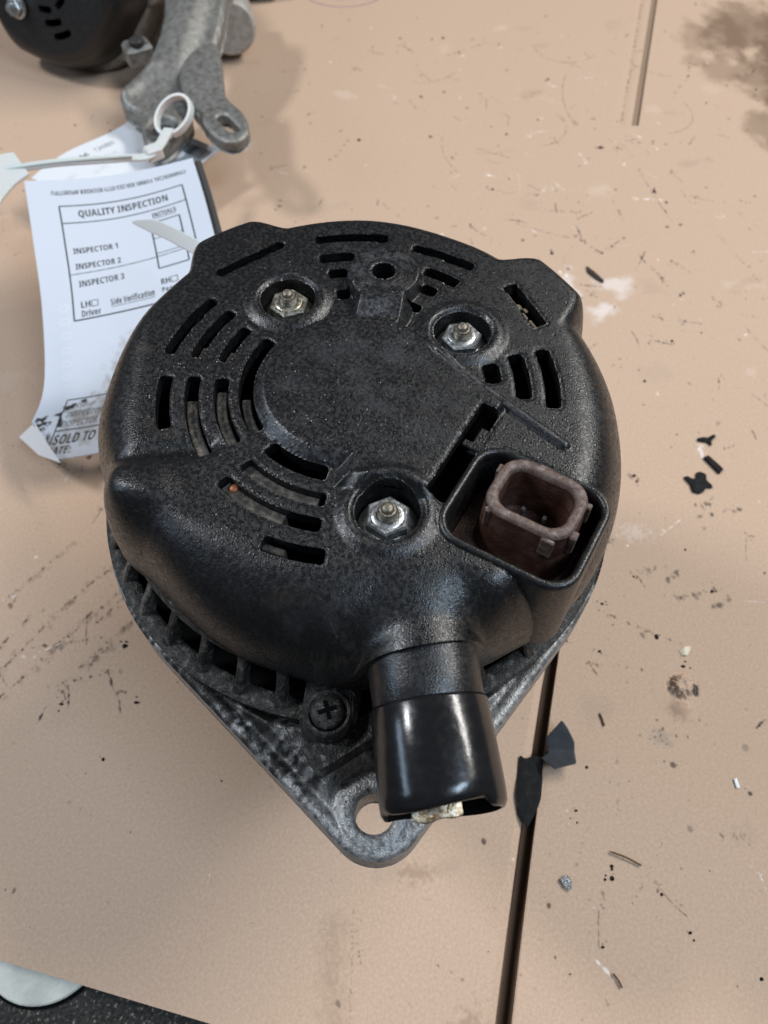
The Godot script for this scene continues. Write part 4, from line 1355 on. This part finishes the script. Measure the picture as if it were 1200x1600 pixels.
func tags() -> void:
	var ink := Color(0.05, 0.05, 0.06)
	var ppm := 12.0
	var img := Image.create(960, 1860, false, Image.FORMAT_RGB8)
	img.fill(lin(0.51, 0.55, 0.615))
	var worn := noise(0.35, 71, 2)
	stamp(img, ppm, "COMMERCIAL FORMS 800-253-0771 REORDER #P5007TPU", 11, 75, 10.6, 3.0, Color(0.2, 0.2, 0.22), true, PI)
	frame_of(img, ppm, 13.5, 18.3, 71.6, 88.6, 0.7, ink)
	rule(img, ppm, Vector2(13.5, 30), Vector2(71.6, 30), 0.7, ink)
	stamp(img, ppm, "QUALITY INSPECTION", 21.5, 63.5, 27.3, 5.6, ink, true)
	stamp(img, ppm, "INITIALS", 54.5, 66, 35.6, 3.3, ink, true)
	rule(img, ppm, Vector2(55, 36.4), Vector2(65.5, 36.4), 0.35, ink)
	frame_of(img, ppm, 53, 39, 66.8, 70.5, 0.65, ink)
	rule(img, ppm, Vector2(53, 50.2), Vector2(66.8, 50.2), 0.5, ink)
	rule(img, ppm, Vector2(53, 60.6), Vector2(66.8, 60.6), 0.4, ink)
	stamp(img, ppm, "INSPECTOR 1", 16.5, 36.5, 50.6, 3.6, ink, true)
	stamp(img, ppm, "INSPECTOR 2", 16.5, 36.8, 60.6, 3.6, ink, true)
	rule(img, ppm, Vector2(13.5, 63.4), Vector2(71.6, 62.4), 0.45, ink)
	stamp(img, ppm, "INSPECTOR 3", 17, 37.2, 71.4, 3.6, ink, true)
	stamp(img, ppm, "LH", 17, 21, 83, 3.2, ink, true)
	frame_of(img, ppm, 21.6, 80, 24.4, 83, 0.35, ink)
	stamp(img, ppm, "Driver", 17, 25.4, 87.4, 3.2, ink, true)
	stamp(img, ppm, "Side Verification", 30, 49.5, 84.4, 3.4, ink, true)
	rule(img, ppm, Vector2(30, 85.2), Vector2(49.5, 85.2), 0.3, ink)
	stamp(img, ppm, "RH", 53, 57, 80, 3.2, ink, true)
	frame_of(img, ppm, 57.6, 77, 60.4, 80, 0.35, ink)
	stamp(img, ppm, "Passenger", 53, 67, 84.6, 3.0, ink, true)
	for k in 6:
		stamp(img, ppm, "0", 7.6, 11.4, 84 + k * 6.6, 4.8, Color(0.762, 0.785, 0.815), true, PI / 2)
	frame_of(img, ppm, 11.5, 125, 69, 170, 0.5, ink)
	stamp(img, ppm, "INSP", 14, 21, 129.8, 2.6, Color(0.3, 0.27, 0.24), true, 0.0, worn)
	stamp(img, ppm, "INSPECTOR", 13.6, 29.5, 134.4, 2.9, ink, true, 0.0, worn)
	stamp(img, ppm, "INSPECTOR", 13.0, 28.5, 139.0, 2.9, ink, true, 0.0, worn)
	rule(img, ppm, Vector2(11.5, 140.6), Vector2(69, 140.6), 0.45, ink)
	stamp(img, ppm, "SOLD TO", 12.6, 30, 146.6, 4.2, ink, true)
	stamp(img, ppm, "DATE:", 11.8, 21.5, 151.6, 3.8, ink, true)
	# grease rubbed off near the rim and thumbed on the corner
	for q in [[24, 140, 170, 150], [20, 134, 110, 90], [16, 146, 90, 70], [30, 128, 120, 120]]:
		blot(img, Vector2(q[0], q[1]) * ppm, q[2], q[3], 0.2, Color(0.43, 0.385, 0.34), 0.32, 0.9, 0.5)
	blot(img, Vector2(36, 112) * ppm, 120, 220, 0.5, Color(0.50, 0.47, 0.45), 0.4, 0.9, 0.5)
	for q in [[3.5, 134, 3.0, 1.6], [6.5, 136, 3.4, 1.5], [9, 132.5, 3.2, 1.0], [5, 139, 2.2, 1.4], [15.5, 128, 4.5, 1.5], [12, 135, 1.2, 3.5], [9.5, 143, 1.0, 2.0], [2.5, 137, 1.5, 2.0], [10, 148, 1.2, 3.0]]:
		blot(img, Vector2(q[0], q[1]) * ppm, q[2] * ppm, q[3] * ppm, -0.25, Color(0.10, 0.08, 0.07), 0.85, 0.7, 1.1)
	var card := mat("printed_card", Color.WHITE, 0.7)
	card.albedo_texture = ImageTexture.create_from_image(img)
	card.texture_repeat = false
	var t := thing("inspection_tag", "curled white printed inspection card tucked under the alternator's left edge", "tag")
	var keep := func(p: Vector2) -> float: return minf(60.0, p.x * 0.743 - (p.y - 135.0) * 0.669)
	obj("card_sheet", sheet_of(tag_point, 80, 155, 41, 79, 0.3, keep), card, t)
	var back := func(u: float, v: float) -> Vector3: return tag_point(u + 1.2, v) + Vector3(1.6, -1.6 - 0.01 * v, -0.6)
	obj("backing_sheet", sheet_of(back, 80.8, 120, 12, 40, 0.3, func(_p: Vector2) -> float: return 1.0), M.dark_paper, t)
	# corner folded over
	var fold := Bag.new()
	var c0 := Vector3(-138.6, 26.2, -78.0)
	var c1 := Vector3(-152.8, 10, -82.8)
	var c2 := Vector3(-127.2, 18.2, -62.9)
	var c3 := Vector3(-133.2, 22.4, -70.6)
	var c4 := Vector3(-140.5, 12.6, -71.2)
	fold.flat4(c0, c1, c4, c3, Vector3.UP)
	fold.flat(c3, c4, c2, Vector3.UP)
	obj("folded_corner", fold, M.paper, t)
	# second tag, flatter, with a bar code
	var im2 := Image.create(1024, 640, false, Image.FORMAT_RGB8)
	im2.fill(lin(0.64, 0.66, 0.69))
	var p2 := 9.0
	stamp(im2, p2, "Model", 30, 46, 13.5, 4.6, Color(0.2, 0.2, 0.21), true)
	stamp(im2, p2, "CAMRY", 54, 74, 13.5, 4.6, Color(0.3, 0.3, 0.31))
	for k in 4:
		stamp(im2, p2, ["ASSEMBLY A", "64 SPEC", "REF NO", "STOCK"][k] if k < 2 else ["R", "R"][k - 2], 8 + k * 22, 22 + k * 22, 24 + (k % 2) * 9, 4, Color(0.66, 0.66, 0.67), false, 0.0, worn)
	var x := 90.0
	for k in 26:
		var w := rng.randf_range(0.4, 1.3)
		if k % 2 == 0:
			rule(im2, p2, Vector2(96, 50 + k * 0.75), Vector2(108, 50 + k * 0.75), w, Color(0.1, 0.1, 0.11))
	var label := mat("printed_label", Color.WHITE, 0.55)
	label.albedo_texture = ImageTexture.create_from_image(im2)
	label.texture_repeat = false
	var t2 := thing("barcode_label", "white bar code label lying beneath the cable tie at the bracket", "label")
	var flatsheet := func(u: float, v: float) -> Vector3:
		# long side runs from A to the far corner, the right edge falls towards the viewer
		var e1 := Vector3(0.64, 0.03, -0.77)
		var e2 := Vector3(0.82, 0.02, 0.56)
		return Vector3(-184.4, 20, -252) + e1 * u * 0.66 + e2 * v * 0.9 + Vector3(0, 2.0 * sin(u * 0.05), 0)
	obj("label_sheet", sheet_of(flatsheet, 113.7, 71.1, 24, 14, 0.25, func(_p: Vector2) -> float: return 1.0), label, t2)
	# cable tie looped through the bracket's eye
	var tie := thing("looped_cable_tie", "white cable tie looped through the bracket's eye with its strap running left", "cable tie")
	var ring := []
	for k in 33:
		var a := TAU * (k / 32.0) * 0.97 + 1.75
		ring.append(Vector3(-103.5, 45, -268.5) + Vector3(0.95, 0.30, 0.0) * 10.2 * cos(a) + Vector3(0.05, 0.5, -0.85) * 10.2 * sin(a) * -1.0)
	obj("loop", sweep(ring, rrect(0.9, 2.2, 0.5, 2), Vector3(-0.25, 0.86, 0.5)), M.nylon, tie)
	var strap := curve([Vector3(-104, 46, -255), Vector3(-109, 47, -232), Vector3(-122, 50, -224), Vector3(-150, 53, -216), Vector3(-172, 54, -209)], 8)
	obj("strap", sweep(strap, rrect(2.7, 0.7, 0.5, 2), Vector3.UP), M.nylon, tie)
	obj("strap_rib", sweep(curve([Vector3(-116, 51.4, -224), Vector3(-150, 54.4, -214.5), Vector3(-172, 55.4, -207.5)], 6), rrect(0.9, 0.7, 0.3, 2), Vector3.UP), M.nylon, tie)
	obj("head", box(4.2, 3.2, 3.4, 0.9, Transform3D(Basis(Vector3.UP, 0.6), Vector3(-108.5, 46.5, -234))), M.nylon, tie)
	var flag := curve([Vector3(-166, 55, -212), Vector3(-174, 55, -205), Vector3(-180, 54, -196), Vector3(-183, 52, -184), Vector3(-188, 50, -172)], 6)
	var widths := []
	for k in flag.size():
		widths.append(1.0 + 0.5 * sin(PI * k / (flag.size() - 1.0)))
	obj("flag", sweep(flag, rrect(6.6, 1.0, 0.6, 2), Vector3(0.35, 0.9, 0.2), widths), M.nylon, tie)
	# cut tail of the tie that holds the inspection card
	var tail := thing("pointed_cable_tie", "white pointed cable tie tail crossing the inspection card", "cable tie")
	var path := curve([Vector3(-89.5, 86, -128.5), Vector3(-78, 93, -117), Vector3(-64, 101, -100), Vector3(-50, 106, -84), Vector3(-36, 104, -68)], 8)
	var sc := []
	for k in path.size():
		sc.append(clampf(0.18 + k / 9.0, 0.0, 1.0))
	obj("tail", sweep(path, rrect(2.5, 0.6, 0.4, 2), Vector3(-0.2, 0.8, 0.5), sc), M.nylon, tail)

# ------------------------------------------------------------------ bits lying on the cardboard
func flat_bit(called: String, label: String, cat: String, pts: Array, y: float, thick: float, m: Material, lift: Callable, group := "") -> Node3D:
	var q := PackedVector2Array(pts)
	var c := Vector2.ZERO
	for p in q: c += p / q.size()
	var lo := q[0]
	var hi := q[0]
	for p in q:
		lo = lo.min(p); hi = hi.max(p)
	var b := slab(lo - Vector2(1, 1), hi + Vector2(1, 1), maxf((hi - lo).length() / 26.0, 0.3), func(p: Vector2) -> float: return sd_poly(p, q), func(p: Vector2) -> float: return y + lift.call(p), thick, thick * 0.4)
	var o := obj(called, b, m, self, Vector3(c.x, y, c.y))
	tag(o, label, cat, group)
	return o

func debris() -> void:
	var none := func(_p: Vector2) -> float: return 0.0
	flat_bit("tape_scrap", "creased slate grey tape scrap standing beside the dark gap", "tape", [Vector2(65.0, 47.0), Vector2(70.6, 41.8), Vector2(72.4, 44.5), Vector2(74.6, 49.1), Vector2(74.2, 56.6), Vector2(66.4, 58.4), Vector2(62.8, 54.0), Vector2(65.6, 52.0)], 2.2, 0.5, M.tape_face, func(p: Vector2) -> float: return 2.6 * absf(p.y - 51.6 - 0.1 * (p.x - 70)) / 6.0 + 0.2 * (p.x - 63.0))
	flat_bit("tape_strip", "long black leaf shaped tape strip bridging the dark gap", "tape", [Vector2(55.6, 52.2), Vector2(57.6, 53.6), Vector2(60.5, 52.6), Vector2(63.6, 53.2), Vector2(62.9, 60.7), Vector2(61.5, 67.4), Vector2(59.6, 71.4), Vector2(56.0, 76.8), Vector2(53.5, 72.6), Vector2(53.0, 66.0)], 0.7, 0.5, M.tape, func(p: Vector2) -> float: return 0.4 * sin(p.y * 0.3) + 0.35)
	flat_bit("star_chip", "black star shaped plastic chip, largest of the three chips", "chip", [Vector2(138.6, -67.9), Vector2(140.6, -68.4), Vector2(142.6, -67.0), Vector2(144.2, -67.4), Vector2(144.6, -70.2), Vector2(146.6, -70.8), Vector2(148.9, -69.6), Vector2(148.3, -66.4), Vector2(150.4, -63.4), Vector2(150.0, -62.2), Vector2(147.4, -62.4), Vector2(146.0, -60.4), Vector2(143.6, -59.2), Vector2(141.0, -60.2), Vector2(140.8, -63.9)], 1.1, 1.1, M.tape, none, "black plastic chips right of the alternator")
	flat_bit("bar_chip", "black straight bar shaped plastic chip between two other chips", "chip", [Vector2(149.6, -78.5), Vector2(152.2, -79.6), Vector2(157.2, -72.2), Vector2(154.8, -69.7)], 1.3, 1.2, M.tape, none, "black plastic chips right of the alternator")
	flat_bit("hooked_chip", "small black hooked plastic chip above a whitish scuff", "chip", [Vector2(149.2, -89.2), Vector2(152.0, -90.0), Vector2(154.0, -89.6), Vector2(157.4, -91.6), Vector2(158.0, -90.4), Vector2(155.6, -88.2), Vector2(154.8, -85.0), Vector2(153.2, -87.2), Vector2(149.6, -87.8)], 1.0, 1.0, M.tape, none, "black plastic chips right of the alternator")
	flat_bit("paint_flake", "pale yellowish paint flake lying right of the alternator", "flake", [Vector2(120.6, 12.4), Vector2(123.2, 11.2), Vector2(125.6, 10.6), Vector2(124.8, 12.6), Vector2(123.0, 14.8), Vector2(121.0, 14.6)], 0.7, 0.5, M.flake, func(p: Vector2) -> float: return 0.3 * sin(p.x * 1.5))
	flat_bit("foil_scrap", "tiny crumpled silver foil scrap right of the gap", "foil", [Vector2(65.0, 92.4), Vector2(67.6, 91.2), Vector2(69.0, 93.0), Vector2(68.6, 95.6), Vector2(66.4, 95.4)], 1.0, 0.6, M.foil, func(p: Vector2) -> float: return 0.7 * sin(p.x * 3.1) * cos(p.y * 2.7))
	flat_bit("white_chip", "tiny white splinter near the right picture edge", "flake", [Vector2(130.0, 60.6), Vector2(131.2, 60.2), Vector2(131.5, 63.4), Vector2(130.3, 63.6)], 0.7, 0.5, M.paper, none)
	flat_bit("seed_flake", "dark seed shaped crumb behind the alternator, near a scuffed patch", "crumb", [Vector2(115.0, -204.6), Vector2(118.6, -200.0), Vector2(122.6, -193.4), Vector2(122.0, -191.6), Vector2(118.0, -195.4), Vector2(115.0, -200.0)], 0.9, 0.8, M.crumb, none)
	for f in [[Vector3(83.0, 0.9, 84.2), Vector3(88.0, 1.1, 86.0), Vector3(92.6, 0.8, 88.4), "thin brown fibre lying on the near right cardboard", "fibre"], [Vector3(86.4, 0.7, 37.2), Vector3(87.0, 0.8, 39.4), Vector3(87.4, 0.7, 41.8), "short dark splinter right of the creased tape scrap", "splinter"], [Vector3(78.5, 0.7, 119.2), Vector3(79.8, 0.8, 121.0), Vector3(80.6, 0.7, 123.0), "short dark splinter at the near edge of the picture", "splinter"]]:
		var o := obj("fibre", sweep(curve([f[0], f[1], f[2]], 5), rrect(0.3, 0.3, 0.2, 1), Vector3.UP), M.twig)
		tag(o, f[3], f[4])
	# crumbs of dirt: nobody could count them
	var c := Bag.new()
	for k in 2:
		c.add(lathe([[0.01, -0.3], [0.42, -0.2], [0.5, 0.1], [0.25, 0.38], [0.01, 0.42]], 6))
	for i in c.v.size():
		var h := absf(sin(c.v[i].x * 91.7 + c.v[i].y * 47.3 + c.v[i].z * 131.1))
		c.v[i] = c.v[i] * Vector3(0.55 + 0.9 * h, 0.5 + 0.7 * h, 1.35 - 0.8 * h)
	var me := c.mesh()
	me.surface_set_material(0, M.crumb)
	var mm := MultiMesh.new()
	mm.transform_format = MultiMesh.TRANSFORM_3D
	mm.mesh = me
	var at := []
	for q in [[83, 88.5, 1.6], [82.5, 92.2, 1.7], [73.4, 71, 1.3], [-92.6, 10.6, 2.6], [-112, 33.6, 2.2], [-84.5, 33, 2.0], [105, 108, 1.3], [98, 97, 1.2], [76.5, 112, 1.2], [139, -12.6, 1.5], [117.4, -69, 2.0], [118, -66, 1.3], [90, 13, 1.8], [94, -7, 2.0], [113, 7, 2.2], [121, 19, 2.0], [150, -150, 1.6], [115, -385, 2.2], [-8, -318, 2.2], [98, -215, 2.0], [-20, -216, 1.5], [-14, -216, 1.5], [70, -270, 1.6], [138, -310, 3.0], [163, -268, 2.4], [168, -258, 1.8], [80, -118, 1.2]]:
		at.append([Vector2(q[0], q[1]), q[2] * 0.85])
		for k in 3:
			at.append([Vector2(q[0] + rng.randfn(0, 1.6), q[1] + rng.randfn(0, 1.6)), q[2] * rng.randf_range(0.15, 0.5)])
	for k in 330:
		var p := Vector2(rng.randf_range(-255, 275), rng.randf_range(-470, 135))
		if p.length() < 74.0 or p.x < 30.0 and p.y > -40.0 and rng.randf() < 0.7 or absf(p.x - slit(p.y)) < 3.0: continue
		if p.y > 108.0 and p.x < -40.0: continue
		at.append([p, 0.35 + 1.0 * pow(rng.randf(), 3.0)])
	mm.instance_count = at.size()
	for i in at.size():
		var s: float = at[i][1]
		var p: Vector2 = at[i][0]
		mm.set_instance_transform(i, Transform3D(Basis(Vector3.UP, rng.randf() * 6.0).scaled(Vector3(s, s * 0.6, s * rng.randf_range(0.6, 1.5))), Vector3(p.x, 0.3, p.y) * MM))
	var mi := MultiMeshInstance3D.new()
	mi.name = "dirt_crumbs"
	mi.multimesh = mm
	add_child(mi)
	tag(mi, "dark dirt crumbs scattered over the cardboard", "crumbs", "", "stuff")
